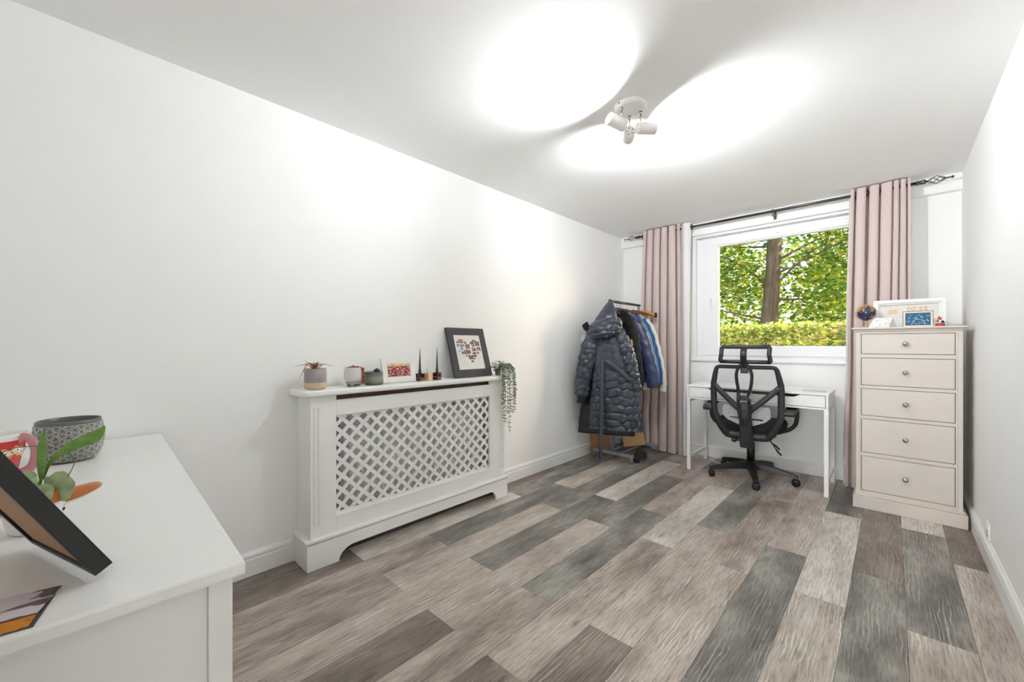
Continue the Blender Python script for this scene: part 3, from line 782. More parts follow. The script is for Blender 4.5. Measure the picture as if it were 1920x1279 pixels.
# flip-up arms
for s in (-1, 1):
    hub = MB().cyl((s*.222, -.262, .604), (s*.315, -.262, .604), .021, 18)
    am = L('arm_pivot', hub, BLACK, bev=.004)
    P = []
    for y, z0, z1, w0, w1 in ((-.265, .590, .619, .255, .315), (-.19, .594, .624, .25, .325), (-.05, .606, .631, .248, .332), (.05, .609, .634, .25, .33), (.095, .610, .630, .258, .322)):
        P.append([(s*w0, y, z0), (s*w1, y, z0), (s*w1, y, z1), (s*w0, y, z1)])
    mb = MB().grid(P, close_u=True, smooth=False); k = len(mb.v); mb.f += [(0, 1, 2, 3), (k-4, k-3, k-2, k-1)]; mb.sm += [False]*2
    L('arm_pad', mb, BLACK2, am, bev=.008)
    pth = smoothpath([(s*.312, .07, .620), (s*.318, .068, .555), (s*.305, .06, .475), (s*.255, .05, .425), (s*.17, .04, .40)], 5)
    L('arm_support', MB().tube(pth, 1., 8, flat=(.034, .016), up=(1, 0, 0)), BLACK2, am)
for k, (x, y) in enumerate(((.105, .03), (.12, -.03))):
    pth = smoothpath([(.05, y, .385), (x, y-.01, .372), (x+.035, y-.02, .325), (x+.075, y-.03, .295-k*.03), (x+.10, y-.035, .27-k*.03)], 5)
    L('lever', MB().tube(pth, [.0045]*(len(pth)-7)+[.0075]*7, 8), BLACK2)

# strap hung over the headrest
st = thing('hanging_strap', 'black webbing strap with buckle looped over the chair headrest', 'strap', (1.37, 3.87, 0), math.radians(6))
STR = mat('black webbing', (20, 20, 22), .7, bump=.3, bscale=700)
def strap(pts, nm_='webbing'):
    p = smoothpath(pts, 6); return MB().tube(p, 1., 8, flat=(.0125, .0022), up=(0, -1, .1)).build(nm_, STR, st, world=False)
strap([(-.012, -.402, .975), (-.034, -.404, .955), (-.05, -.40, .90), (-.048, -.392, .84), (-.040, -.385, .78), (-.042, -.372, .72), (-.04, -.36, .62), (-.028, -.355, .54), (-.004, -.35, .503), (.022, -.355, .54), (.034, -.36, .62), (.03, -.372, .71)])
strap([(.012, -.402, .975), (.034, -.404, .955), (.052, -.40, .90), (.05, -.392, .84), (.040, -.385, .78), (.022, -.378, .73)])
MB().box(-.05, -.028, -.385, -.366, .69, .755).box(-.028, .034, -.388, -.364, .695, .735).build('buckle', BLACK2, st, .004, world=False)
MB().tube([(-.05, -.384, .752), (-.03, -.39, .768), (.0, -.39, .762), (.0, -.386, .745)], .004, 6).build('buckle_ring', BLACK2, st, world=False)

# ------------------------------------------------------------------ dresser in the foreground
dz = .75
ds = thing('dresser', 'wide off white dresser with a thick top and recessed side panel', 'dresser', (1.418, .195, 0), math.radians(-1.33))
def D(name, m, *a, parent=ds, bev=0.): return MB().box(*a).build(name, m, parent, bev, 2, world=False)
LN, DP = 1.445, .49
D('top', DRESS, -LN, 0, -DP, 0, dz-.023, dz, bev=.004)
for x in (-LN+.02, -.052):
    for y in (-DP+.015, -.050): D('leg', DRESS, x, x+.034, y, y+.034, 0, dz-.0235, bev=.0015)
D('side_panel', DRESS, -.044, -.026, -DP+.0495, -.0505, .09, dz-.0235); D('side_panel', DRESS, -LN+.028, -LN+.046, -DP+.0495, -.0505, .09, dz-.0235)
D('back_panel', DRESS, -LN+.0545, -.0525, -DP+.02, -DP+.03, .09, dz-.0235)
D('bottom_rail', DRESS, -LN+.0545, -.0525, -.045, -.03, .09, .12)
xm = -LN/2
for r in range(3):
    for (a, b) in ((-LN+.058, xm-.003), (xm+.003, -.056)):
        z0 = .125+r*.2; d = D('drawer', DRESS, a, b, -.045, -.022, z0, z0+.196, bev=.0015)
        for kx in (.25, .75):
            MB().lathe(knob_prof, (a+(b-a)*kx, -.0222, z0+.098), 16, (0, 1, 0)).build('knob', CHROME, d, world=False)

# big patterned planter on the dresser
def tri_relief():
    """lathe wall with raised triangle facets"""
    mb = MB(); nseg = 18; rows = 5; zs = [.006+.132*k/rows for k in range(rows+1)]
    rp = lambda z: float(np.interp(z, [0, .006, .03, .06, .09, .12, .138, .15], [.082, .088, .104, .112, .113, .109, .105, .103]))
    c = (0, 0)
    def pt(a, z, r): return (r*math.cos(a), r*math.sin(a), z)
    for k in range(rows):
        z0, z1 = zs[k], zs[k+1]
        for i in range(nseg*2):
            da = 2*PI/nseg; off = (k % 2)*.5
            if i % 2 == 0: tri = [((i/2+off)*da, z0), ((i/2+1+off)*da, z0), ((i/2+.5+off)*da, z1)]
            else: tri = [(((i-1)/2+.5+off)*da, z1), (((i-1)/2+1+off)*da, z0), (((i-1)/2+1.5+off)*da, z1)]
            ca_ = sum(t[0] for t in tri)/3; cz = sum(t[1] for t in tri)/3
            yield tri, ca_, cz, rp, pt
pt_ = thing('planter', 'large squat grey ceramic planter embossed with triangles on the dresser', 'planter', (.275, -.03, dz+.0006))
pt_.scale = (.72, .72, .88)
POTG = mat('grey embossed glaze', (118, 120, 116), .35, var=.06); POTW = mat('pale embossed ridge glaze', (206, 207, 200), .35); POTD = mat('dark glazed inside', (52, 55, 60), .35)
body = MB().lathe([(0, 0), (.08, 0), (.088, .006), (.104, .03), (.112, .06), (.113, .09), (.109, .12), (.105, .138), (.1035, .149), (.101, .151), (.098, .149), (.100, .12), (.104, .09), (.100, .04), (.08, .012), (0, .012)], (0,0,0), 54)
bo = body.build('pot_body', mat('mid grey glaze', (98, 100, 97), .35), pt_, world=False)
pr = MB(); rg = MB()
for tri, ca_, cz, rp, fn in tri_relief():
    def inset(f): return [(ca_+(a-ca_)*f, cz+(z-cz)*f) for a, z in tri]
    o_, i_, q_ = inset(.86), inset(.68), inset(.62)
    A0 = [fn(a, z, rp(z)+.0002) for a, z in o_]; A1 = [fn(a, z, rp(z)+.0028) for a, z in inset(.80)]; A2 = [fn(a, z, rp(z)+.0028) for a, z in i_]; A3 = [fn(a, z, rp(z)+.0008) for a, z in q_]
    rg.add(A0+A1+A2+A3, [(0,1,4,3), (1,2,5,4), (2,0,3,5), (3,4,7,6), (4,5,8,7), (5,3,6,8), (6,7,10,9), (7,8,11,10), (8,6,9,11)])
    pr.add(A3, [(0, 1, 2)])
pr = pr.build('triangle_facets', POTG, pt_, world=False); pr['kind'] = 'stuff'
rg = rg.build('triangle_ridges', POTW, pt_, world=False); rg['kind'] = 'stuff'
MB().lathe([(.0985, .148), (.1004, .12), (.1036, .09), (.0996, .04), (.079, .0125), (0, .0125)], (0,0,0), 48, caps=False).build('glazed_inside', POTD, pt_, world=False)

# red festive cup with a ribbon handle
cu = thing('cup', 'red ceramic cup with white rim and iced wavy band on the dresser', 'cup', (.50, -.160, dz+.0006))
RED = mat('red glaze', (196, 34, 40), .25, coat=.3); WHT = mat('white glaze', (236, 234, 228), .2, coat=.3)
rc_ = lambda z: float(np.interp(z, [0, .04, .08, .12, .135], [.036, .040, .047, .055, .058]))
MB().lathe([(0, 0), (.034, 0), (.036, .004)]+[(rc_(z), z) for z in (.02, .04, .06, .08, .10, .122)], (0,0,0), 40, caps=False).build('cup_body', RED, cu, world=False)
MB().lathe([(rc_(.1221), .1221), (.0575, .131), (.0585, .137), (.057, .139), (.055, .136), (.049, .11), (.033, .02), (0, .012)], (0,0,0), 40, caps=False).build('rim', WHT, cu, world=False)
P = [[], []]; P2 = [[], []]
for i in range(81):
    a = 2*PI*i/80; zz = .092+.004*math.sin(a*9)
    for r_, (dz_, o) in enumerate(((-.006, .0008), (.006, .0008))): P[r_].append(((rc_(zz+dz_)+.0016)*math.cos(a), (rc_(zz+dz_)+.0016)*math.sin(a), zz+dz_))
    for r_, dz_ in enumerate((-.013, .011)): P2[r_].append(((rc_(zz+dz_)+.0009)*math.cos(a), (rc_(zz+dz_)+.0009)*math.sin(a), zz+dz_+.003*math.sin(a*18)))
MB().grid(P).build('icing_band', WHT, cu, world=False); MB().grid(P2).build('yellow_band', mat('yellow glaze', (236, 172, 62), .3), cu, world=False)
dm = MB()
for i in range(28):
    a = 2*PI*i/28; zz = .092+.004*math.sin(a*9); r_ = rc_(zz)+.0018; dm.ball((r_*math.cos(a), r_*math.sin(a), zz), .0017, 6, 5)
dm = dm.build('dots', DARK, cu, world=False); dm['kind'] = 'stuff'
a0 = math.radians(52); dr_ = Vector((math.cos(a0), math.sin(a0), 0))
pth = smoothpath([dr_*.050+Vector((0,0,.122)), dr_*.068+Vector((0,0,.130)), dr_*.085+Vector((0,0,.115)), dr_*.092+Vector((0,0,.085)), dr_*.084+Vector((0,0,.05)), dr_*.062+Vector((0,0,.036)), dr_*.038+Vector((0,0,.034))], 6)
MB().tube(pth, 1., 8, flat=(.011, .003), up=dr_.cross(Vector((0,0,1)))).build('handle', mat('pink glaze', (206, 140, 142), .25, coat=.3), cu, world=False)

# animal-head planter with floppy orange ears
an = thing('animal_planter', 'small white spotted planter with floppy orange ears holding a seedling', 'planter', (.965, -.068, dz+.0006), math.radians(100))
ORG = mat('orange glaze', (186, 106, 44), .2, coat=.4); SOIL = mat('dark potting soil', (52, 34, 26), .95, bump=.6, bscale=300)
MB().lathe([(0, 0), (.030, 0), (.034, .004), (.041, .03), (.045, .055)], (0,0,0), 36, caps=False).build('bowl', WHT, an, world=False)
MB().lathe([(.045, .0552), (.046, .066), (.0465, .078), (.0445, .080), (.042, .077), (.041, .05), (.03, .01), (0, .008)], (0,0,0), 36, caps=False).build('orange_rim', ORG, an, world=False)
MB().lathe([(.0405, .062), (.02, .066), (0, .067)], (0,0,0), 24, caps=False).build('soil', SOIL, an, world=False)
for s in (-1, 1):
    P = []; PB_ = []
    for j in range(13):
        t = j/12; x = s*(.038+.062*t); w_ = .021*(1-t**3.2)**.5*(.75+.5*t)+.0008; zc = .050+.010*t+.010*t*t
        P.append([(x, w_*math.cos(a_), zc-.004+(.024*(1-t*.35))*max(0, math.sin(a_))**.8*(1-t**3)**.5) for a_ in [PI*i/10 for i in range(11)]])
        PB_.append([(x, w_*math.cos(a_), zc-.004-.008*math.sin(a_)*(1-t**3)**.5) for a_ in [PI*i/10 for i in range(11)]])
    MB().grid(P).build('ear', ORG, an, world=False); MB().grid(PB_).build('ear_underside', WHT, an, world=False)
for (a_, z) in ((-1.9, .018), (-1.55, .03), (-1.25, .018), (-1.0, .034), (-2.2, .034), (-.75, .02), (-.45, .034)):
    r_ = float(np.interp(z, [0, .004, .03, .055], [.03, .034, .041, .045])); MB().ball((r_*math.cos(a_), r_*math.sin(a_), z), (.003, .003, .0035), 8, 6).build('spot', DARK, an, world=False)
LEAFG = mat('fresh green leaf', (112, 150, 66), .35, var=.2, vscale=60); LEAFP = mat('pale green lobed leaf', (172, 190, 142), .4, var=.15, vscale=60)
def blade(pth, wid, m, parent, nm_='leaf', cup=.25, side=None):
    p = smoothpath(pth, 6); P = []; n = len(p)
    for i, q in enumerate(p):
        t = (p[min(i+1, n-1)]-p[max(i-1, 0)]).normalized(); s = Vector(side) if side else t.cross(Vector((0, 0, 1)))
        s = (s-t*s.dot(t)).normalized(); u = s.cross(t); w_ = np.interp(i/(n-1), [k/(len(wid)-1) for k in range(len(wid))], wid)
        P.append([q+s*(w_*k)+u*(w_*abs(k)*cup) for k in (-1, -.5, 0, .5, 1)])
    return MB().grid(P).build(nm_, m, parent, world=False)
iz = an.rotation_euler.z
def AL(v):  # offset given along world axes -> planter local
    return Vector((v[0]*math.cos(iz)+v[1]*math.sin(iz), -v[0]*math.sin(iz)+v[1]*math.cos(iz), v[2]))
vs_ = AL((.75, .66, 0))
blade([AL((.0, .01, .10)), AL((-.0, .012, .13)), AL((.0, .013, .165)), AL((.0, .014, .20))], [.004, .011, .012, .0015], LEAFG, an, side=vs_)
blade([AL((.0, .012, .10)), AL((.008, .022, .135)), AL((.03, .05, .165)), AL((.055, .085, .185)), AL((.06, .10, .205))], [.002, .004, .010, .012, .001], LEAFG, an, side=(0, 0, 1))
for v, r_, k in (((.02, .035, .085), .034, 0), ((-.005, -.012, .095), .03, 1), ((.03, .01, .075), .028, 2)):
    mb = MB(); c = AL(v); ring_ = []
    for i in range(22):
        a_ = 2*PI*i/22; rr = r_*(1+.18*math.sin(a_*5+k)+.1*math.sin(a_*3)); ring_.append(c+vs_*(rr*math.cos(a_))+Vector((0,0,1))*(rr*.85*math.sin(a_))+AL((.7, -.7, 0))*(.007*math.sin(a_*4+k)))
    mb.add([c+AL((.006, -.006, 0))]+ring_, [(0, 1+i, 1+(i+1) % 22) for i in range(22)], True); mb.build('lobed_leaf', LEAFP, an, world=False)
MB().tube(smoothpath([AL((.0, .0, .064)), AL((.0, .006, .085)), AL((.0, .01, .102))], 5), .003, 6).build('stem', LEAFG, an, world=False)
MB().tube(smoothpath([AL((.02, .025, .066)), AL((.028, .045, .10)), AL((.03, .055, .14)), AL((.0, .02, .165)), AL((-.04, -.03, .165)), AL((-.06, -.05, .15))], 8), .0009, 6).build('wire_hoop', mat('grey wire', (110, 108, 100), .4, .6), an, world=False)

# picture frame seen from behind, leaning back
fd = Vector((-.236, -.078, 0)).normalized(); fn_ = Vector((.078*-1, .236, 0)); bk = Vector((.31, -.95, 0)); bk.normalize()
pf = thing('framed_picture', 'black deep picture frame leaning on the dresser with its brown back showing', 'picture frame', (1.318, .019, dz+.0012))
al = math.radians(29); upv = (bk*math.sin(al)+Vector((0,0,1))*math.cos(al)).normalized(); nb = fd.cross(upv).normalized()
if nb.dot(bk) < 0: nb = -nb
FWD, FHT, TH = .25, .30, .024
def fp_(u, v, d): return fd*u+upv*v-nb*d
def fbox(name, m, u0, u1, v0, v1, d0, d1, parent=pf):
    mb = MB(); vs = [fp_(u, v, d) for d in (d0, d1) for (u, v) in ((u0, v0), (u1, v0), (u1, v1), (u0, v1))]
    mb.add(vs, [(0,1,2,3), (7,6,5,4), (0,4,5,1), (1,5,6,2), (2,6,7,3), (3,7,4,0)]); return mb.build(name, m, parent, .0008, world=False)
zl = .011
FB = mat('black frame wood', (32, 32, 33), .45)
fbox('frame_side', FB, 0, .014, zl, FHT, 0, TH); fbox('frame_side', FB, FWD-.014, FWD, zl, FHT, 0, TH)
fbox('frame_rail', FB, .0142, FWD-.0142, zl, zl+.012, 0, TH); fbox('frame_rail', FB, .0142, FWD-.0142, FHT-.012, FHT, 0, TH)
fbox('backing_board', mat('brown hardboard', (176, 136, 100), .7, var=.06), .0144, FWD-.0144, zl+.0122, FHT-.0122, .004, .008)
fbox('picture', mat('framed print paper', (225, 222, 216), .5), .0144, FWD-.0144, zl+.0122, FHT-.0122, TH-.008, TH-.006)

# printed cards at the dresser edge
cards = [('blue_card', 'dark glossy card lying at the bottom of the card pile on the dresser', [(1.318, -.028), (1.402, -.045), (1.385, -.16), (1.30, -.15)], 0, mat('dark card stock', (70, 74, 76), .25)),
         ('orange_card', 'glossy orange edged photo card in the middle of the pile on the dresser', [(1.332, -.036), (1.400, -.050), (1.388, -.17), (1.31, -.16)], 1, print_mat('orange photo', [(0, (150, 92, 30)), (.5, (198, 130, 44)), (.62, (176, 110, 40))], 18)),
         ('photo_card', 'dark photo card with pale rays on top of the pile on the dresser', [(1.300, -.022), (1.372, -.044), (1.352, -.17), (1.27, -.15)], 2, print_mat('ray photo', [(0, (70, 52, 58)), (.47, (96, 84, 96)), (.53, (208, 200, 206)), (.66, (120, 106, 116))], 14, (1, .25, 1)))]
for nme, lab, q, k, m in cards:
    tag(MB().prism(q, lambda a, b, d: (a, b, d), dz+.0006+k*.0014, dz+.0018+k*.0014).build(nme, m, origin=(q[0][0], q[0][1], dz)), lab, 'card')

# ------------------------------------------------------------------ things on the radiator cover (shelf top TOPZ)
SZT = TOPZ+.0008
# two-tone pot with dried plant
p1 = thing('plant_pot', 'grey glazed plant pot with bare beige base and withered plant', 'plant pot', (.062, .826, SZT))
r1, h1 = .053, .106
TAN = mat('bare beige clay', (206, 184, 152), .7); GRG = mat('grey glaze', (158, 154, 150), .35, var=.05, vscale=30); DRY = mat('dried tan leaf', (176, 120, 84), .7, var=.25, vscale=60); DRYR = mat('dried russet leaf', (150, 78, 52), .7, var=.3, vscale=80)
MB().lathe([(0, 0), (r1-.012, 0), (r1-.004, .004), (r1, .012), (r1, .035)], (0,0,0), 36, caps=False).build('clay_base', TAN, p1, world=False)
MB().lathe([(r1, .0351), (r1+.0006, .036), (r1+.0006, h1-.002), (r1-.001, h1), (r1-.004, h1-.002), (r1-.005, .05), (0, .05)], (0,0,0), 36, caps=False).build('glazed_wall', GRG, p1, world=False)
MB().lathe([(r1-.0055, h1-.016), (0, h1-.012)], (0,0,0), 24, caps=False).build('soil', SOIL, p1, world=False)
rr_ = random.Random(4)
for k, (a_, ln, up_) in enumerate(((-1.65, .10, .014), (1.5, .095, .004), (-1.3, .09, -.05), (1.2, .05, .02), (-.8, .05, .03), (.4, .05, .02), (2.4, .05, .03), (-2.4, .06, .02), (.0, .04, .035), (3.0, .05, .03), (-1.9, .05, .04))):
    d = Vector((math.cos(a_), math.sin(a_), 0))
    m_ = d*ln*.5+Vector((0,0,h1+.018+.01*rr_.random())); e_ = d*ln+Vector((0,0,h1+up_))
    blade([d*.005+Vector((0,0,h1-.012)), m_*.6+Vector((0,0,.042)), m_, e_], [.002, .0055, .005, .0008], DRY, p1, 'dried_leaf', cup=.6)
# ribbed white pot
p2 = thing('plant_pot', 'white ribbed pot on stubby feet with a russet trailing succulent', 'plant pot', (.062, 1.031, SZT))
P = []
for z, r_ in ((.027, .041), (.032, .046), (.05, .0515), (.07, .052), (.088, .049), (.100, .0455), (.1035, .045)):
    P.append([((r_+.0009*(i % 2))*math.cos(2*PI*i/72), (r_+.0009*(i % 2))*math.sin(2*PI*i/72), z) for i in range(72)])
P.append([(.042*math.cos(2*PI*i/72), .042*math.sin(2*PI*i/72), .1035) for i in range(72)]); P.append([(.040*math.cos(2*PI*i/72), .040*math.sin(2*PI*i/72), .06) for i in range(72)])
MB().grid(P, close_u=True).build('ribbed_wall', mat('chalky white glaze', (216, 214, 208), .6), p2, world=False)
CLAY = mat('taupe clay', (168, 158, 148), .75)
MB().lathe([(0, .012), (.036, .012), (.043, .018), (.0405, .0268), (0, .0268)], (0,0,0), 36).build('clay_foot_ring', CLAY, p2, world=False)
for k in range(4):
    a_ = PI/4+k*PI/2; MB().lathe([(0, 0), (.009, 0), (.013, .013)], (.026*math.cos(a_), .026*math.sin(a_), 0), 14).build('foot', CLAY, p2, world=False)
MB().lathe([(.0405, .092), (0, .098)], (0,0,0), 24, caps=False).build('soil', SOIL, p2, world=False)
mb = MB()
for k in range(70):
    a_ = rr_.random()*2*PI; q = .04*math.sqrt(rr_.random()); mb.ball((q*math.cos(a_), q*math.sin(a_), .099+.016*rr_.random()*(1-q/.05)), (.005+.005*rr_.random(), .004, .003), 7, 5)
for k in range(60):
    t = rr_.random(); sp_ = .004+.010*max(0, t-.4); mb.ball((.047+.006*math.sin(t*3)+rr_.uniform(-sp_, sp_), .028+.006*t+rr_.uniform(-sp_, sp_), .10-.085*t), (.004, .004, .005), 7, 5)
o = mb.build('succulent_leaves', DRYR, p2, world=False); o['kind'] = 'stuff'
MB().tube(smoothpath([(.02, .012, .10), (.04, .024, .104), (.05, .03, .08), (.053, .032, .04), (.05, .034, .018)], 6), .0018, 6).build('stem', DRYR, p2, world=False)
# green pot with small cactus
p3 = thing('plant_pot', 'squat green glazed pot holding a small dark red cactus', 'plant pot', (.062, 1.149, SZT))
def green_mat():
    m, n, l, b = nm('speckled green glaze')
    tc = n.new('ShaderNodeTexCoord'); sp = n.new('ShaderNodeSeparateXYZ'); l.new(tc.outputs['Object'], sp.inputs[0])
    mp = node(n, 'ShaderNodeMapRange'); mp.inputs[1].default_value = 0; mp.inputs[2].default_value = .074; l.new(sp.outputs[2], mp.inputs[0])
    nz = node(n, 'ShaderNodeTexNoise', Scale=220., Detail=3.); l.new(tc.outputs['Object'], nz.inputs['Vector'])
    ad = n.new('ShaderNodeMath'); ad.operation = 'MULTIPLY_ADD'; l.new(nz.outputs['Fac'], ad.inputs[0]); ad.inputs[1].default_value = .3; l.new(mp.outputs[0], ad.inputs[2])
    r = ramp(n, [(.2, lin((78, 86, 80))), (.6, lin((140, 142, 124))), (.85, lin((112, 122, 112))), (1.1, lin((88, 98, 94)))]); l.new(ad.outputs[0], r.inputs['Fac']); l.new(r.outputs[0], b.inputs['Base Color'])
    b.inputs['Roughness'].default_value = .35; return m
MB().lathe([(0, 0), (.045, 0), (.0495, .004), (.051, .012), (.051, .068), (.0495, .073), (.047, .0735), (.046, .07), (.045, .055), (0, .055)], (0,0,0), 40).build('glazed_pot', green_mat(), p3, world=False)
MB().lathe([(.0455, .064), (0, .066)], (0,0,0), 24, caps=False).build('soil', SOIL, p3, world=False)
P = []
for j in range(9):
    th = PI*(.5-j/16)
    P.append([((.017*math.sin(PI/2-th*.0)*math.sin(PI*(j+.6)/9.2))*(1+.12*(i % 2))*math.cos(2*PI*i/20), .02+(.017*math.sin(PI*(j+.6)/9.2))*(1+.12*(i % 2))*math.sin(2*PI*i/20), .066+.026*j/8) for i in range(20)])
MB().grid(P, close_u=True).build('cactus', mat('dark red cactus', (84, 38, 40), .7, var=.2, vscale=200), p3, world=False)

def lean_frame(name, label, y0, y1, xb, xt, z0, ht, th, bw, bh, mfr, mats, cat='photo frame'):
    """frame leaning back to the wall; local u along +y, v up the slope"""
    t = thing(name, label, cat, (xb, (y0+y1)/2, z0))
    a_ = math.asin(min(.9, (xb-xt)/ht)); up = Vector((-math.sin(a_), 0, math.cos(a_))); nr = Vector((math.cos(a_), 0, math.sin(a_)))
    W2 = (y1-y0)/2
    def bx_(nm_, m, u0, u1, v0, v1, d0, d1, par=t, bev=.0008):
        mb = MB(); vs = [Vector((0, u, 0))+up*v+nr*d for d in (d0, d1) for (u, v) in ((u0, v0), (u1, v0), (u1, v1), (u0, v1))]
        mb.add(vs, [(3,2,1,0), (4,5,6,7), (0,1,5,4), (1,2,6,5), (2,3,7,6), (3,0,4,7)]); return mb.build(nm_, m, par, bev, world=False)
    bx_('frame_side', mfr, -W2, -W2+bw, .0, ht, -th, 0); bx_('frame_side', mfr, W2-bw, W2, 0, ht, -th, 0)
    bx_('frame_rail', mfr, -W2+bw, W2-bw, 0, bh, -th, 0); bx_('frame_rail', mfr, -W2+bw, W2-bw, ht-bh, ht, -th, 0)
    bx_('backing', mats, -W2+bw-.001, W2-bw+.001, bh-.001, ht-bh+.001, -th+.002, -.004, bev=0)
    return t, bx_
WFR = mat('white photo frame', (236, 235, 230), .4)
f1, bx1_ = lean_frame('framed_photo', 'small white landscape frame with a red crowd photo on the radiator cover', 1.213, 1.437, .062, .032, SZT+.002, .146, .015, .030, .030, WFR, mat('cream mount', (228, 226, 216), .6))
ph = bx1_('photo_print', print_mat('busy red crowd photo', [(0, (40, 30, 38)), (.36, (58, 54, 70)), (.43, (140, 34, 36)), (.5, (176, 62, 56)), (.55, (228, 200, 192)), (.6, (150, 40, 42)), (.68, (214, 178, 120))], 60, (1, 1, 1.3)), -.076, .076, .036, .110, -.0038, -.0034, bev=0)
bx1_('photo_top_strip', print_mat('amber top of photo', [(0, (206, 150, 70)), (.5, (236, 206, 140)), (.6, (190, 190, 200))], 40), -.076, .076, .098, .110, -.0033, -.003, par=ph, bev=0)
# three spike-capped bottles
def spike(y, x, lab, body, cap, stripe, z_tip):
    t = thing('nail_polish', lab, 'bottle', (x, y, SZT), math.radians(14)); hw = .0205
    MB().box(-hw, hw, -hw, hw, 0, .046).build('bottle', body, t, .0015, world=False)
    if stripe: MB().box(-hw-.0004, hw+.0004, -hw-.0004, hw+.0004, .015, .020).build('stripe', stripe, t, world=False)
    MB().lathe([(.0125, .0462), (.0125, .049), (.0105, .053), (.0072, .075), (.0045, z_tip*.62), (.0016, z_tip*.9), (.0003, z_tip)], (0,0,0), 16).build('spike_cap', cap, t, world=False)
NB = mat('black lacquer bottle', (18, 16, 16), .12, coat=.6); RS = mat('red label line', (206, 36, 36), .4)
spike(1.466, .056, 'black bottle with tall black spike cap next to the white photo frame', NB, NB, RS, .212)
spike(1.526, .060, 'pale gold bottle with silver spike cap between the two black ones', mat('pale gold bottle', (222, 192, 150), .3, .15), mat('silver cap', (214, 212, 210), .25, .6), None, .132)
spike(1.596, .060, 'black bottle with tall black spike cap next to the black photo frame', NB, NB, RS, .212)
# black frame with heart of photos
FRB = mat('black stained frame', (46, 46, 49), .5, var=.1, vscale=40)
f2, bx2_ = lean_frame('framed_photo', 'large black frame with a heart collage of tiny photos on the radiator cover', 1.735, 2.086, .078, -.030, SZT+.004, .362, .016, .053, .053, FRB, mat('white mount card', (226, 225, 221), .5))
pal = [print_mat('collage photo %d' % k, st_, 90) for k, st_ in enumerate((
    [(0, (60, 52, 48)), (.45, (120, 96, 82)), (.56, (196, 170, 150))], [(0, (40, 44, 52)), (.45, (84, 88, 98)), (.56, (178, 170, 166))],
    [(0, (88, 112, 160)), (.5, (150, 170, 206)), (.6, (206, 212, 222))], [(0, (90, 60, 40)), (.45, (170, 120, 80)), (.58, (216, 186, 140))], [(0, (70, 40, 40)), (.45, (130, 84, 80)), (.56, (210, 190, 182))]))]
#        u, v, w, h, palette   (u from left, v up from the frame's foot)
tiles = [(-.062, .262, .045, .030, 3), (-.096, .254, .013, .014, 1), (-.022, .252, .018, .018, 1), (.062, .266, .040, .014, 3), (.040, .248, .036, .022, 4), (.088, .244, .042, .034, 1),
         (-.072, .232, .066, .018, 2), (-.066, .208, .022, .022, 2), (-.008, .222, .042, .034, 3), (.048, .228, .022, .014, 0), (.048, .200, .040, .026, 4), (.094, .204, .034, .030, 0),
         (-.090, .190, .018, .010, 2), (-.062, .176, .020, .018, 0), (-.020, .182, .062, .030, 1), (.044, .172, .036, .014, 4), (.080, .174, .018, .016, 0),
         (-.036, .154, .018, .016, 4), (.002, .142, .042, .032, 4), (.044, .152, .040, .016, 1), (.034, .132, .018, .012, 0), (.012, .112, .022, .014, 4)]
for k, (u, v, w_, h_, c) in enumerate(tiles):
    bx2_('collage_photo', pal[c], u-w_/2, u+w_/2, v-h_/2, v+h_/2, -.0038, -.0032, bev=0)
# trailing plant at the shelf end
tpnt = thing('trailing_plant', 'artificial trailing plant spilling over the end of the radiator cover', 'plant', (.07, 2.150, SZT))
MB().lathe([(0, 0), (.020, 0), (.026, .05), (.024, .05), (.02, .01), (0, .01)], (0,0,0), 24).build('small_pot', mat('grey green small pot', (136, 142, 132), .6), tpnt, world=False)
LFM = leaf_mat('grey green artificial leaf', [(0, (64, 78, 62)), (.5, (96, 112, 86)), (.8, (122, 136, 110)), (1, (150, 160, 138))], .15)
def leaflet(mb, p, d, nrm, ln, wd):
    d = Vector(d).normalized(); s = d.cross(Vector(nrm)); 
    if s.length < 1e-4: s = d.orthogonal()
    s.normalize(); u = s.cross(d); p = Vector(p)
    mb.add([p, p+d*ln*.45+s*wd*.5+u*ln*.06, p+d*ln, p+d*ln*.45-s*wd*.5+u*ln*.06, p+d*ln*.5-u*ln*.03], [(0, 1, 4), (1, 2, 4), (2, 3, 4), (3, 0, 4)], False)
r5 = random.Random(12); lv = MB(); 
for k in range(170):
    a_ = r5.random()*2*PI; rr = .055*math.sqrt(r5.random()); p = (rr*math.cos(a_)+.005, rr*math.sin(a_)*1.15+.002, .045+.075*r5.random()*(1-rr/.08))
    if p[1] < -.036: continue
    leaflet(lv, p, (math.cos(a_), max(math.sin(a_), -.55), r5.uniform(-.15, .7)), (r5.uniform(-.5, .5), r5.uniform(-.5, .5), 1), .022, .014)
for k in range(60):          # leaves lying close round the little pot
    a_ = r5.uniform(-1.9, 1.7); z_ = r5.uniform(.022, .06)
    leaflet(lv, (.029*math.cos(a_), max(.029*math.sin(a_), -.03), z_), (math.cos(a_), max(math.sin(a_), -.5)*.6, r5.uniform(-.45, .3)), (.3, 0, 1), .02, .014)
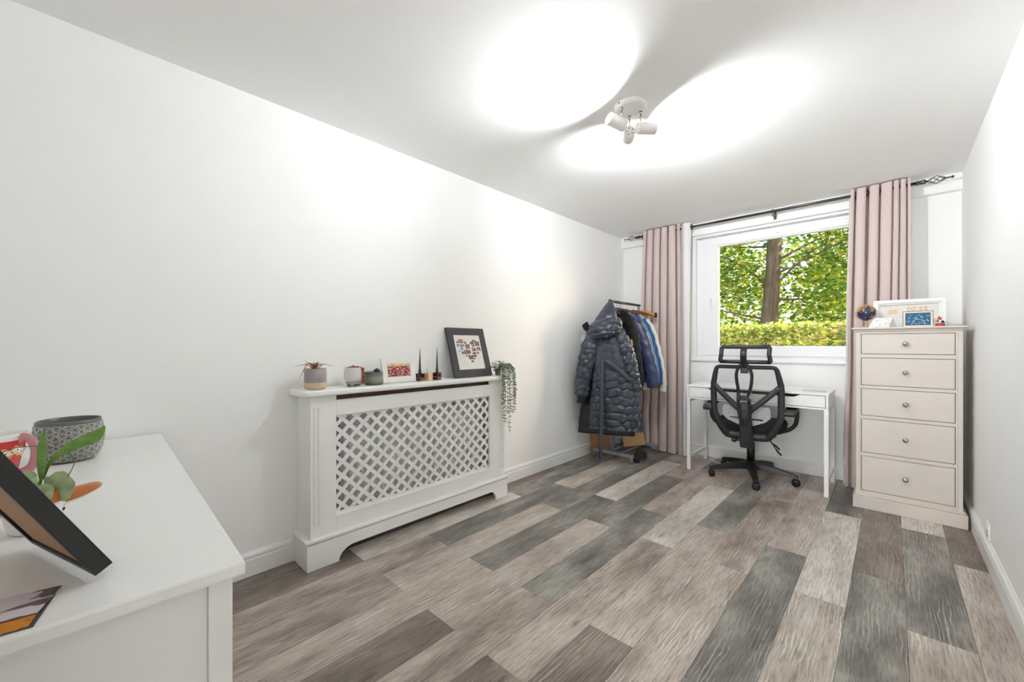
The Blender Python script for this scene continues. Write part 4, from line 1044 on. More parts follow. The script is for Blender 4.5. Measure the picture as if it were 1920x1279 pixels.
for (dx, dy, ln, sp_) in ((.098, -.050, .30, 0), (.100, -.03, .33, 0), (.098, .018, .40, 0), (.06, .092, .17, 1), (.055, .110, .21, 1), (.1, -.042, .20, 0), (.098, .045, .27, 0), (.104, -.012, .27, 0), (.104, .01, .24, 0), (.098, .062, .25, 0), (.102, -.058, .16, 0)):
    pts = smoothpath([(.01, .0, .05), (dx*.55, dy*.6, .085), (dx*.95, dy*.95, .055), (dx*1.05, dy*1.05, -.02), (dx*1.06+.004, dy*1.08, -ln*.55), (dx*1.05, dy*1.1+r5.uniform(-.008, .008), -ln)], 10)
    MB().tube(pts, .0011, 5).build('stem', mat('olive stem', (92, 104, 74), .6), tpnt, world=False)
    for i in range(12, len(pts), 2):
        for s in (-1, 1):
            leaflet(lv, pts[i], (r5.uniform(.05, .7), (1 if pts[i].y > .08 and pts[i].z < .02 else s)*r5.uniform(.5, 1.), r5.uniform(-.9, .1)), (1, 0, .3), r5.uniform(.016, .024), .011)
o = lv.build('leaves', LFM, tpnt, world=False, fix=False); o['kind'] = 'stuff'
MB().tube([(.086, .02, -.02), (.084, .022, -.2), (.083, .022, -.38)], .0008, 5).build('stem', mat('olive stem', (92, 104, 74)), tpnt, world=False)

# ------------------------------------------------------------------ things on the tall chest (top at 1.244)
CT = 1.2446
gl = thing('globe', 'small dark desk globe with orange continents on the tall chest', 'globe', (2.103, 3.86, CT))
def globe_mat():
    m, n, l, b = nm('globe print'); tc = n.new('ShaderNodeTexCoord')
    nz = node(n, 'ShaderNodeTexNoise', Scale=14., Detail=4., Roughness=.6); l.new(tc.outputs['Object'], nz.inputs['Vector'])
    r = ramp(n, [(0, lin((24, 30, 56))), (.47, lin((38, 48, 78))), (.52, lin((176, 120, 78))), (.6, lin((196, 140, 92)))]); r.color_ramp.interpolation = 'EASE'
    l.new(nz.outputs['Fac'], r.inputs['Fac']); l.new(r.outputs[0], b.inputs['Base Color']); b.inputs['Roughness'].default_value = .12; b.inputs['Coat Weight'].default_value = .5; return m
MB().ball((0, 0, .112), .058, 32, 20).build('globe_ball', globe_mat(), gl, world=False)
MB().lathe([(0, 0), (.032, 0), (.032, .006), (.010, .012), (.007, .03), (.012, .052), (0, .053)], (0,0,0), 24).build('stand', mat('pale wood stand', (190, 164, 138), .5), gl, world=False)

def std_frame(name, label, x0, x1, y, z0, ht, bw, mfr, lean, th=.02, mount=None, cat='picture frame'):
    t = thing(name, label, cat, ((x0+x1)/2, y, z0)); W2 = (x1-x0)/2; a_ = math.radians(lean)
    up = Vector((0, math.sin(a_), math.cos(a_))); nr = Vector((0, -math.cos(a_), math.sin(a_)))
    def bx_(nm_, m, u0, u1, v0, v1, d0, d1, par=t, bev=.0006):
        mb = MB(); vs = [Vector((u, 0, 0))+up*v+nr*d for d in (d0, d1) for (u, v) in ((u0, v0), (u1, v0), (u1, v1), (u0, v1))]
        mb.add(vs, [(3,2,1,0), (4,5,6,7), (0,1,5,4), (1,2,6,5), (2,3,7,6), (3,0,4,7)]); return mb.build(nm_, m, par, bev, world=False)
    bx_('frame_side', mfr, -W2, -W2+bw, 0, ht, -th, 0); bx_('frame_side', mfr, W2-bw, W2, 0, ht, -th, 0)
    bx_('frame_rail', mfr, -W2+bw, W2-bw, 0, bw, -th, 0); bx_('frame_rail', mfr, -W2+bw, W2-bw, ht-bw, ht, -th, 0)
    if mount: bx_('backing', mount, -W2+bw, W2-bw, bw, ht-bw, -th, -th+.003, bev=0)
    return t, bx_, (up, nr)
WFR2 = mat('white box frame', (240, 240, 239), .35); PAPER = mat('warm white paper', (226, 223, 218), .7); GOLD = mat('gold glitter', (208, 186, 132), .5, .15, var=.3, vscale=400)
wf, bw_, (up_, nr_) = std_frame('framed_lettering', 'large white box frame with gold date lettering on the tall chest', 2.142, 2.500, 3.90, CT, .198, .022, WFR2, 6, .03, PAPER)
bw_('inner_step', WFR2, -.157, -.148, .022, .176, -.027, -.012); bw_('inner_step', WFR2, .148, .157, .022, .176, -.027, -.012)
bw_('inner_step', WFR2, -.148, .148, .167, .176, -.027, -.012); bw_('inner_step', WFR2, -.148, .148, .022, .031, -.027, -.012)
def lettering(txt, size, u, v, m, parent, up, nr, d, ext=.0012):
    cu_ = bpy.data.curves.new('lettering', 'FONT'); cu_.body = txt; cu_.size = size; cu_.extrude = ext; cu_.offset = .0012; cu_.align_x = 'CENTER'; cu_.align_y = 'CENTER'
    tmp = bpy.data.objects.new('tmp', cu_); COL.objects.link(tmp); dg = bpy.context.evaluated_depsgraph_get()
    me = bpy.data.meshes.new_from_object(tmp.evaluated_get(dg)); bpy.data.objects.remove(tmp)
    me.materials.clear(); me.materials.append(m)
    o = bpy.data.objects.new('lettering', me); COL.objects.link(o); o.parent = parent
    xx = Vector((1, 0, 0)); M = Matrix((xx, up, nr)).transposed().to_4x4(); M.translation = Vector((u, 0, 0))+up*v+nr*d
    o.matrix_local = M; return o
lettering('08', .046, -.078, .116, GOLD, wf, up_, nr_, -.026)
lettering('07.23', .046, .045, .128, GOLD, wf, up_, nr_, -.026)
bf, bb_, (up2, nr2) = std_frame('framed_blossom', 'small copper edged frame with white blossom on blue in front of the box frame', 2.292, 2.437, 3.795, CT, .112, .003, mat('copper edge', (150, 110, 78), .35, .8), 16, .006, mat('cream card', (232, 226, 212), .6))
BLU = mat('deep teal blue print', (36, 92, 128), .6)
bb_('blue_print', BLU, -.060, .060, .012, .100, -.0028, -.0024, bev=0)
pr_ = random.Random(5); mb = MB()
for k in range(38):
    t = pr_.random(); u = -.045+.09*t+pr_.uniform(-.012, .012); v = .022+.068*pr_.random()*(1-.3*abs(t-.5)); aa = pr_.random()*6.28
    if abs(u) > .055: continue
    c = Vector((u, 0, 0))+up2*v+nr2*(-.0022); d1 = (Vector((1,0,0))*math.cos(aa)+up2*math.sin(aa)); d2 = d1.cross(nr2)
    mb.add([c-d1*.005, c+d2*.0024, c+d1*.005, c-d2*.0024], [(0, 1, 2, 3)])
o = mb.build('blossom_print', mat('pale blossom ink', (206, 226, 232), .7), bf, world=False, fix=False); o['kind'] = 'stuff'
# folded card and little pyramid
cd = thing('greeting_card', 'white folded greeting card with faint grey pattern on the tall chest', 'card', (2.18, 3.80, CT))
CARDM = print_mat('faint grey patterned card', [(0, (198, 204, 206)), (.44, (232, 232, 230)), (.6, (212, 218, 216)), (.64, (236, 235, 232))], 55, rough=.6)
MB().add([(-.062, -.012, 0), (.05, -.012, 0), (.062, .012, .066), (-.034, .012, .068), (-.062, -.013, .0006), (.05, -.013, .0006), (.062, .011, .0668), (-.034, .011, .0688)],
         [(3,2,1,0), (4,5,6,7), (0,1,5,4), (1,2,6,5), (2,3,7,6), (3,0,4,7)]).build('front_leaf', CARDM, cd, world=False)
MB().add([(-.034, .0125, .068), (.062, .0125, .066), (.05, .03, 0), (-.062, .03, 0), (-.034, .0135, .068), (.062, .0135, .066), (.05, .031, 0), (-.062, .031, 0)],
         [(3,2,1,0), (4,5,6,7), (0,1,5,4), (1,2,6,5), (2,3,7,6), (3,0,4,7)]).build('back_leaf', CARDM, cd, world=False)
tag(MB().add([(-.019, -.019, 0), (.019, -.019, 0), (.019, .019, 0), (-.019, .019, 0), (0, 0, .068), (-.0165, -.0165, .009), (.0165, -.0165, .009)], [(3,2,1,0), (0,1,6,5), (5,6,4), (1,2,4,6), (2,3,4), (3,0,5,4)]).build('stone_pyramid', mat('grey brown stone', (168, 158, 150), .6, var=.15, vscale=60)), 'little grey brown stone pyramid between the card and the blossom frame', 'ornament').location = (2.243, 3.765, CT)
c2 = thing('greeting_card', 'white card with soft grey speckles behind the little pyramid', 'card', (2.275, 3.845, CT))
MB().box(-.032, .032, -.001, .0, 0, .075).build('front_leaf', CARDM, c2, world=False); MB().box(-.032, .032, .022, .023, 0, .002).box(-.032, .032, .0002, .0224, .0, .0008).build('foot_fold', CARDM, c2, world=False)
fg = thing('snow_globe_ornament', 'tiny red based festive ornament with glass dome on the tall chest', 'ornament', (2.466, 3.80, CT))
MB().lathe([(0, 0), (.022, 0), (.024, .004), (.022, .016), (.018, .02), (0, .02)], (0,0,0), 24).build('red_base', RED, fg, world=False)
MB().lathe([(.0, .0202), (.010, .0202), (.012, .03), (.009, .042), (.005, .05), (0, .052)], (-.004, 0, 0), 16).build('white_figure', WHT, fg, world=False)
MB().lathe([(.0095, .0405), (.008, .05), (.003, .062), (0, .064)], (-.003, 0, 0.004), 16).build('red_cap', RED, fg, world=False)
MB().ball((-.010, -.008, .034), .006, 10, 8).ball((.012, .0, .03), .008, 10, 8).build('dark_parcel', DARK, fg, world=False)
MB().ball((.002, -.006, .058), .004, 8, 6).build('gold_bobble', GOLD, fg, world=False)
MB().tube([(.030+.011*math.cos(t*PI/8), .006, .0155+.013*math.sin(t*PI/8)) for t in range(16)], .0024, 6, closed=True).build('silver_ring', CHROME, fg, world=False)

# ------------------------------------------------------------------ clothes rack and what hangs on it
RX = .262; RY0, RY1, RZ = 3.535, 4.085, 1.545
rk = thing('clothes_rack', 'grey steel clothes rail on castors in the corner', 'clothes rack', (RX, 3.8, 0))
for y in (RY0, RY1):
    bar = MB().box(RX-.215, RX+.215, y-.017, y+.017, .058, .088).build('base_foot', GREYM, rk, .006)
    for s in (-1, 1):
        cx = RX+s*.195
        MB().lathe([(0, 0), (.017, 0), (.02, .003), (.02, .017), (.017, .02), (0, .02)], (cx-.010, y, .0205), 18, (1, 0, 0)).build('castor', mat('grey castor', (120, 122, 126), .5), bar)
        MB().box(cx-.012, cx+.012, y-.012, y+.012, .0415, .0575).build('castor_fork', GREYM, bar, .003)
    MB().cyl((RX, y, .0885), (RX, y, RZ), .0115, 16).build('upright', GREYM, rk)
for dx in (-.055, .06): MB().cyl((RX+dx, RY0+.018, .073), (RX+dx, RY1-.018, .073), .010, 14).build('base_rail', GREYM, rk)
MB().cyl((RX, RY0-.055, RZ), (RX, RY1+.01, RZ), .0125, 16).build('top_rail', mat('dark chrome rail', (96, 98, 102), .25, .9), rk)
for y in (RY0-.058, RY1+.012): MB().ball((RX, y, RZ), .0145, 12, 8).build('end_cap', BLACK2, rk)

def garment_body(secs, nseg=72, nz=60, disp=None, fold=.012, seed=0, nfold=7, sq=.75):
    """secs: (z, hw, hd, cx, cy) from hem to neck -> grid of points"""
    S = [Vector((*s, )) if False else s for s in secs]
    zs = np.array([s[0] for s in secs]); P = []
    order = np.argsort(zs); arr = np.array(secs)[order]
    def smooth_interp(z, c):
        return float(np.interp(z, arr[:, 0], arr[:, c]))
    zlo, zhi = arr[0, 0], arr[-1, 0]
    for j in range(nz+1):
        z = zlo+(zhi-zlo)*j/nz; row = []
        hw, hd, cx, cy = [np.mean([smooth_interp(z+e, c) for e in (-.02, 0, .02)]) for c in (1, 2, 3, 4)]
        low = 1-(z-zlo)/(zhi-zlo)
        for i in range(nseg):
            a = 2*PI*i/nseg; ca_, sa_ = math.cos(a), math.sin(a)
            x = hw*math.copysign(abs(ca_)**sq, ca_); y = hd*math.copysign(abs(sa_)**sq, sa_)
            f = fold*(.25+low)*(math.sin(a*nfold+seed+1.2*math.sin(z*3+seed))+.6*noise.noise((x*9+seed*3, y*9, z*3)))
            nx, ny = ca_, sa_
            d = f
            if disp: d += disp(a*(hw+hd)*.72, z)
            row.append((cx+x+nx*d*.7, cy+y+ny*d, z+.006*noise.noise((x*6, y*6, seed))*(1 if j in (0, nz) else 0)))
        P.append(row)
    return P
def vor_disp(cell=.05, amp=.011, seed=1, h=1.6, wd=1.8):
    r = random.Random(seed); pts = {}
    def at(i, j):
        if (i, j) not in pts: pts[(i, j)] = ((i+.5*(j % 2)+r.uniform(-.28, .28))*cell, (j+r.uniform(-.25, .25))*cell*.85)
        return pts[(i, j)]
    def f(s, z):
        j0 = int(z/(cell*.85)); i0 = int(s/cell); d1 = d2 = 9
        for j in (j0-1, j0, j0+1, j0+2):
            for i in (i0-2, i0-1, i0, i0+1, i0+2):
                p = at(i, j); d = math.hypot(s-p[0], z-p[1])
                if d < d1: d2 = d1; d1 = d
                elif d < d2: d2 = d
        e = min(1, (d2-d1)/(cell*.36)); return amp*(e**.5)
    return f
def diamond_disp(cell=.055, amp=.007):
    def f(s, z):
        a = (s+z*.7)/cell % 1; b = (s-z*.7)/cell % 1; e = min(min(a, 1-a), min(b, 1-b))*4; return amp*min(1, e)**.6
    return f
def rib_disp(cell=.09, amp=.014):
    def f(s, z): a = (z/cell) % 1; return amp*abs(math.sin(PI*a))**.6
    return f
def sleeve(pts, rads, nseg=28, sub=10, disp=None, flat=.8):
    p = smoothpath(pts, sub); n = len(p); P = []
    rr = [float(np.interp(i/(n-1), np.linspace(0, 1, len(rads)), rads)) for i in range(n)]
    acc = 0
    for i, q in enumerate(p):
        t = (p[min(i+1, n-1)]-p[max(i-1, 0)]).normalized(); x = Vector((0, 1, 0)).cross(t).normalized(); y = t.cross(x)
        if i: acc += (q-p[i-1]).length
        row = []
        for k in range(nseg):
            a = 2*PI*k/nseg; d = rr[i]+.004*noise.noise((a, acc*14, 3))+(disp(a*rr[i], acc+.3) if disp else 0)+.003*math.sin(acc*55+a)
            row.append(q+x*(math.cos(a)*d)+y*(math.sin(a)*d*flat))
        P.append(row)
    return P
def cap(mb, P):
    k = len(P[0]); base = len(mb.v)-len(P)*k; mb.f += [tuple(base+i for i in range(k))[::-1], tuple(base+(len(P)-1)*k+i for i in range(k))]; mb.sm += [False, False]
def hanger(parent, m=None, hw=.19, world=False, topz=RZ, x=0., thick=1.):
    wire = mat('hanger wire', (150, 150, 152), .3, .9); z = topz
    pts = [(x+.014*math.cos(t), 0, z+.0015+.0145*math.sin(t)) for t in [PI*1.05-PI*k/10*1.15 for k in range(11)]]+[(x+.013, 0, z-.012), (x, 0, z-.03), (x, 0, z-.062)]
    MB().tube(pts, .0016, 6).build('hanger_hook', wire, parent, world=False)
    MB().tube(smoothpath([(x-hw, 0, z-.125), (x-hw*.5, 0, z-.085), (x, 0, z-.062), (x+hw*.5, 0, z-.085), (x+hw, 0, z-.125)], 6), thick, 8, flat=(.007, .009), up=(0, 1, 0)).build('hanger_bar', m or mat('dark wooden hanger', (92, 60, 42), .5), parent, world=False)

NAVY = mat('slate navy quilted nylon', (50, 57, 70), .34, var=.08, spec=.6)
# nearest: long quilted hooded coat, turned to the room
co = thing('long_coat', 'long slate navy quilted hooded coat with hanging belt on the rail end', 'coat', (.30, 3.335, 0), math.radians(26))
vd = vor_disp(.080, .020, 3); vd2 = vor_disp(.085, .011, 5)
P = garment_body([(.345, .225, .062, .085, -.022), (.50, .215, .062, .08, -.022), (.70, .195, .062, .07, -.022), (.90, .165, .062, .05, -.022), (1.0, .150, .060, .035, -.02), (1.10, .138, .058, .02, -.018), (1.20, .12, .055, .005, -.016), (1.27, .08, .05, 0, -.012), (1.31, .05, .045, 0, -.01)], 150, 150, lambda s, z: vd(s, z) if z < .86 else vd2(s, z)*.5, fold=.013, seed=2, nfold=5)
mb = MB().grid(P, close_u=True); cap(mb, P); mb.build('coat_body', NAVY, co, world=False)
P = sleeve([(-.085, -.015, 1.235), (-.135, -.045, 1.12), (-.175, -.055, .95), (-.20, -.05, .80), (-.215, -.04, .655)], [.060, .064, .06, .054, .048], 40, 18, vor_disp(.065, .018, 8))
mb = MB().grid(P, close_u=True); cap(mb, P); mb.build('sleeve', NAVY, co, world=False)
P = sleeve([(.09, .0, 1.23), (.16, -.02, 1.12), (.205, -.02, .97), (.235, -.02, .83), (.265, -.01, .70)], [.058, .062, .058, .052, .047], 40, 18, vor_disp(.065, .016, 9))
mb = MB().grid(P, close_u=True); cap(mb, P); mb.build('sleeve', NAVY, co, world=False)
# hood: peaked top hooked over the rail end, rolled lower edge
def hood_part(name, secs, dsp, amp):
    P = []; zz = [q[0] for q in secs]
    for j in range(49):
        z = zz[0]+(zz[-1]-zz[0])*j/48; hw, hd, cx, cy = [float(np.interp(z, zz, [q[c] for q in secs])) for c in (1, 2, 3, 4)]
        row = []
        for i in range(72):
            a = 2*PI*i/72; d = 1+.05*math.sin(a*3+z*22)+.10*noise.noise((math.cos(a)*2.2, math.sin(a)*2.2, z*12)); e = dsp(a*.12, z+.02*math.sin(a))*amp
            row.append((cx+(hw*d+e)*math.cos(a), cy+(hd*d+e)*math.sin(a), z+.022*math.cos(a+.4)*min(1, hw/.1)))
        P.append(row)
    mb = MB().grid(P, close_u=True); cap(mb, P); mb.build(name, NAVY, co, world=False)
hood_part('hood', ((1.24, .10, .055, .01, -.012), (1.34, .108, .06, .006, -.008), (1.40, .092, .058, .008, .014), (1.45, .068, .046, .014, .040), (1.50, .040, .032, .020, .078), (1.535, .016, .016, .026, .108), (1.548, .004, .004, .028, .120)), vd2, .2)
lp = [(.028+.0172*math.cos(t)*.899, .144-.0172*math.cos(t)*.438, 1.545+.0172*math.sin(t)) for t in [math.radians(200-220*k/8) for k in range(9)]]
MB().tube(smoothpath([(.010, .096, 1.505), (.008, .128, 1.520)]+lp+[(.046, .118, 1.520), (.042, .090, 1.505)], 3), .0022, 6).build('hanging_loop', NAVY, co, world=False)
hood_part('hood_brim', ((1.165, .06, .05, -.015, -.05), (1.18, .105, .085, -.012, -.048), (1.22, .130, .105, -.010, -.045), (1.27, .136, .108, -.004, -.042), (1.32, .128, .10, .004, -.038), (1.352, .112, .082, .01, -.03), (1.362, .085, .055, .01, -.025)), vor_disp(.07, .016, 11), 1.)
BELT = mat('slate belt', (56, 62, 74), .5)
MB().tube(smoothpath([(-.018, -.120, .99), (-.022, -.135, .90), (-.026, -.14, .70), (-.03, -.135, .45), (-.034, -.12, .25), (-.036, -.115, .085)], 8), 1., 8, flat=(.017, .003), up=(0, -1, 0)).build('belt_tail', BELT, co, world=False)
MB().tube(smoothpath([(-.01, -.110, .985), (.05, -.118, .955), (.13, -.118, .89), (.20, -.108, .825), (.245, -.09, .80)], 8), 1., 8, flat=(.019, .006), up=(0, -1, 0)).build('belt', BELT, co, world=False)
MB().tube([(.0, -.088, 1.0), (.004, -.104, .80), (.008, -.108, .60), (.012, -.105, .36)], .005, 6).build('zip', mat('dark zip', (40, 44, 52), .4), co, world=False)
# black puffer coat behind it
BLKN = mat('black puffer nylon', (30, 33, 42), .35, var=.1)
bc = thing('long_coat', 'long black puffer coat hanging behind the slate quilted coat', 'coat', (RX, 3.4945, 0), math.radians(22))
P = garment_body([(.27, .262, .028, -.038, -.045), (.45, .258, .028, -.03, -.045), (.70, .22, .028, -.01, -.045), (1.0, .18, .028, 0, -.045), (1.25, .14, .026, 0, -.040), (1.36, .06, .02, 0, -.022), (1.42, .045, .018, 0, -.014)], 72, 70, rib_disp(.11, .010), fold=.004, seed=5)
mb = MB().grid(P, close_u=True); cap(mb, P); mb.build('coat_body', BLKN, bc, world=False)
P = sleeve([(-.14, -.055, 1.26), (-.20, -.066, 1.05), (-.235, -.076, .80), (-.255, -.082, .56)], [.055, .058, .055, .052], 28, 12, rib_disp(.09, .010), flat=.5)
mb = MB().grid(P, close_u=True); cap(mb, P); mb.build('sleeve', BLKN, bc, world=False)
FUR = mat('black fur trim', (16, 16, 18), 1.0, bump=1., bscale=260)
fm = MB(); r6 = random.Random(2)
P = sleeve([(-.245, -.04, 1.33), (-.19, -.05, 1.275), (-.06, -.045, 1.30), (.06, -.045, 1.34), (.13, -.035, 1.37)], [.032, .034, .030, .030, .026], 24, 8); fm.grid(P, close_u=True); cap(fm, P)
fm.build('fur_collar', FUR, bc, world=False)
hanger(bc, hw=.085, x=0)
# light grey top at the far left of the rail end
gt = thing('grey_top', 'light grey garment shoulder showing beside the black fur collar', 'top', (RX, 3.517, 0), math.radians(22))
P = garment_body([(.95, .095, .012, -.20, -.004), (1.15, .105, .012, -.20, -.004), (1.26, .095, .012, -.195, -.003), (1.34, .07, .012, -.13, 0), (1.41, .04, .011, -.065, 0), (1.455, .022, .010, -.035, 0)], 40, 24, None, fold=.003, seed=3)
mb = MB().grid(P, close_u=True); cap(mb, P); mb.build('cloth', mat('light grey jersey', (206, 206, 210), .9), gt, world=False)
hanger(gt, mat('hanger wire', (150, 150, 152), .3, .9), .075, thick=.4)

def jacket(name, label, y, m, disp=None, half=.165, hem=.74, cuff=(.345, .72), sh=1.40, seed=1, collar=None, hm=None, depth=.036, cat='jacket', sl=.05):
    t = thing(name, label, cat, (RX, y, 0), group='jackets along the clothes rail')
    P = garment_body([(hem, half, depth, 0, 0), (hem+.2, half, depth, 0, 0), (1.2, half, depth, 0, 0), (sh-.06, half-.005, depth*.95, 0, 0), (sh, half*.78, depth*.85, 0, 0), (sh+.035, half*.42, depth*.75, 0, 0), (sh+.06, .05, .03, 0, 0)], 80, 56, disp, fold=.006, seed=seed, nfold=6)
    mb = MB().grid(P, close_u=True); cap(mb, P); mb.build('jacket_body', m, t, world=False)
    for s, cx in ((1, cuff[0]), (-1, .25)):
        P = sleeve([(s*(half-.045), -.004, sh-.035), (s*(half+.03), -.012, sh-.16), (s*(half+(cx-half)*.55), -.018, (sh+cuff[1])*.5), (s*(half+(cx-half)*.85), -.018, cuff[1]+.14), (s*(cx-.02), -.015, cuff[1])], [sl+.006, sl+.008, sl, sl-.006, sl-.012], 28, 10, disp, flat=.62)
        mb = MB().grid(P, close_u=True); cap(mb, P); mb.build('sleeve', m, t, world=False)
    if collar:
        P = []
        for k in range(25):
            a = -PI*.5+2*PI*k/24; P.append([(.062*math.cos(a), .034*math.sin(a)-.004, sh+.03), (.075*math.cos(a), .042*math.sin(a)-.006, sh+.055), (.055*math.cos(a), .032*math.sin(a), sh+.085)])
        MB().grid(P).build('collar', collar, t, world=False, fix=False)
    hanger(t, hm); return t
fj = jacket('fur_jacket', 'short black fur collared jacket with an orange lining flash on the rail', 3.602, mat('black soft shell', (16, 17, 21), .75, var=.15), rib_disp(.08, .008), half=.15, hem=.72, cuff=(.26, .70), seed=3, sl=.046, depth=.030)
P = sleeve([(.055, -.012, 1.44), (.09, -.018, 1.42), (.145, -.026, 1.34), (.17, -.022, 1.24)], [.026, .034, .040, .03], 24, 8); fm = MB().grid(P, close_u=True); cap(fm, P); fm.build('fur_collar', FUR, fj, world=False)
MB().ball((.185, -.045, 1.13), (.018, .012, .05), 12, 8).build('orange_flash', mat('orange lining', (214, 142, 62), .8, var=.2, vscale=40), fj, world=False)
jacket('quilted_jacket', 'navy diamond quilted jacket on the rail between the black and the denim jackets', 3.705, mat('navy quilted nylon', (52, 60, 92), .38, var=.08), diamond_disp(.07, .012), cuff=(.35, .72), hem=.70, seed=4, sl=.058, depth=.030)
jacket('denim_jacket', 'mid blue denim jacket with pale collar on the rail', 3.805, mat('mid blue denim', (92, 128, 166), .85, var=.12, vscale=25, bump=.4, bscale=700), None, cuff=(.335, .74), seed=6, collar=mat('cream collar', (226, 220, 206), .9), sl=.046)
jacket('denim_shirt', 'dark blue denim jacket on the rail before the cream one', 3.892, mat('dark blue denim', (44, 86, 132), .85, var=.12, vscale=25, bump=.4, bscale=700), None, cuff=(.33, .74), seed=7, sl=.044, depth=.030)
jacket('cream_jacket', 'cream jacket last on the rail next to the curtain', 3.975, mat('cream wool', (226, 222, 212), .9, bump=.3, bscale=500), None, cuff=(.335, .66), hem=.66, seed=8, sl=.046, depth=.030)
wh = thing('wooden_hanger', 'empty broad orange wooden hanger at the end of the rail', 'hanger', (RX, 4.045, 0))
hanger(wh, BLACK2, .05); MB().tube(smoothpath([(-.06, 0, 1.455), (-.03, 0, 1.47), (0, 0, 1.48), (.1, 0, 1.468), (.20, -.01, 1.425)], 6), [.8+.5*abs(i-12)/12 for i in range(25)], 10, flat=(.014, .016), up=(0, 1, 0)).build('shoulder_bar', mat('orange varnished wood', (206, 136, 52), .4, var=.1, vscale=30), wh, world=False)
MB().box(.195, .215, -.02, .015, 1.405, 1.455).build('black_clip', BLACK2, wh, .004, world=False)
for k, (ya_, lab) in enumerate(((3.653, 'empty wire hanger between the black fur collared and the navy quilted jackets'), (3.747, 'empty wire hanger between the navy quilted and the mid blue denim jackets'),
                      (3.848, 'empty wire hanger between the two denim jackets'), (3.934, 'empty wire hanger between the dark denim and the cream jackets'))):
    t = thing('empty_hanger', lab, 'hanger', (RX, ya_, 0), group='empty wire hangers'); hanger(t, mat('hanger wire', (150, 150, 152), .3, .9), .05)

# on the floor below the rack
BX = mat('pinkish brown board', (188, 146, 118), .75, var=.08, vscale=12); 
wbx = thing('wooden_box', 'tall narrow brown wooden box standing by the skirting under the rack', 'box', (.02, 3.66, 0))
MB().box(-.03, .055, 3.62, 3.86, 0, .46).build('box_body', BX, wbx, .002)
MB().box(-.0315, .0605, 3.603, 3.6195, 0, .463).build('front_board', mat('tan wood board', (178, 132, 92), .6, var=.15, vscale=18), wbx, .001)
cbx = thing('cardboard_box', 'flat open cardboard box tilted against the rack upright', 'cardboard box', (.33, 3.87, .093), rot=(math.radians(-14), math.radians(-12), math.radians(22)))
CB = mat('tan cardboard', (200, 164, 112), .8, var=.05)
MB().box(-.11, .10, -.02, -.016, 0, .17).build('front_panel', CB, cbx, world=False); MB().box(-.11, .10, .03, .034, 0, .17).build('back_panel', CB, cbx, world=False)
MB().box(-.11, -.106, -.0155, .0295, 0, .17).box(.096, .10, -.0155, .0295, 0, .17).box(-.1055, .0955, -.0155, .0295, 0, .004).build('edges', CB, cbx, world=False)
# low dark trainer beside the base rail
sh_ = thing('trainer', 'low dark navy and black trainer lying by the rack foot', 'shoe', (.44, 3.74, 0), math.radians(8))
NV = mat('dark navy leather', (34, 42, 66), .4); sole = MB(); P = []
for t, w_ in ((0, .022), (.03, .034), (.1, .038), (.17, .036), (.24, .040), (.28, .032), (.30, .012)): P.append((t-.15, w_))
poly = [(w_, y) for y, w_ in P]+[(-w_, y) for y, w_ in P[::-1]]
sole.prism(poly, lambda a, b, d: (a, b, d), 0.0005, .022).build('sole', NV, sh_, .002, world=False)
U = []
for (y, w_), hh in zip(P, (.03, .055, .085, .075, .05, .038, .026)):
    U.append([(w_*.92*math.cos(PI*i/10), y, .0225+(hh)*math.sin(PI*i/10)**.8) for i in range(11)])
up = MB().grid(U); k = len(up.v); up.f += [tuple(range(11)), tuple(range(k-11, k))]; up.sm += [False]*2; up.build('upper', BLACK2, sh_, world=False)
for k in range(4): MB().box(.0385, .0392, -.10+k*.018, -.09+k*.018, .007, .015).build('white_mark', WHT, sh_, world=False)

# ------------------------------------------------------------------ outside
gm = mat('shaded earth', (92, 88, 66), .95, var=.3, vscale=3)
g = struct(MB().box(-30, 32, 4.7, 60, -.5, -.3).build('ground', gm, origin=(1, 20, -.3)), 'shaded ground outside the window')
def leaf_cloud(n, box, size, seed, tilt=1., fn=None):
    r = np.random.RandomState(seed); vs = np.empty((n*6, 3)); fs = []
    p = r.uniform(0, 1, (n, 3))*np.array([box[1]-box[0], box[3]-box[2], box[5]-box[4]])+np.array([box[0], box[2], box[4]])
    if fn is not None: p = p[fn(p, r)]; n = len(p); vs = np.empty((n*6, 3))
    a = r.uniform(0, 2*PI, n); e = r.uniform(-.7, .5, n)*tilt
    d = np.stack([np.cos(a)*np.cos(e), np.sin(a)*np.cos(e), np.sin(e)], 1); q = r.normal(size=(n, 3)); q[:, 2] += 1.0
    s = np.cross(d, q); s /= np.linalg.norm(s, axis=1)[:, None]; u = np.cross(s, d); ln = (size*r.uniform(.6, 1.3, n))[:, None]
    for k, (f, w_, h_) in enumerate(((0, 0, 0), (.3, .3, .05), (.62, .26, .03), (1, 0, -.08), (.62, -.26, .03), (.3, -.3, .05))):
        vs[k::6] = p+d*ln*f+s*ln*w_+u*ln*h_
    idx = np.arange(n)*6
    fc = np.stack([np.stack([idx, idx+1, idx+2, idx+3], 1), np.stack([idx, idx+3, idx+4, idx+5], 1)], 1).reshape(-1, 4)
    mb = MB(); mb.v = [tuple(x) for x in vs]; mb.f = [tuple(int(i) for i in x) for x in fc]; mb.sm = [False]*len(mb.f); return mb
LG = leaf_mat('tree leaf green', [(0, (70, 104, 34)), (.35, (106, 142, 40)), (.65, (154, 180, 52)), (.9, (204, 206, 70)), (1, (236, 210, 96))], .6)
LG2 = leaf_mat('deep tree leaf green', [(0, (56, 92, 36)), (.4, (86, 126, 42)), (.75, (132, 164, 52)), (1, (200, 206, 74))], .6)
HG = leaf_mat('hedge leaf green', [(0, (84, 108, 48)), (.35, (136, 158, 66)), (.6, (178, 190, 92)), (.85, (206, 204, 116)), (.94, (196, 160, 120)), (1, (160, 110, 90))], .4)
BARK = None
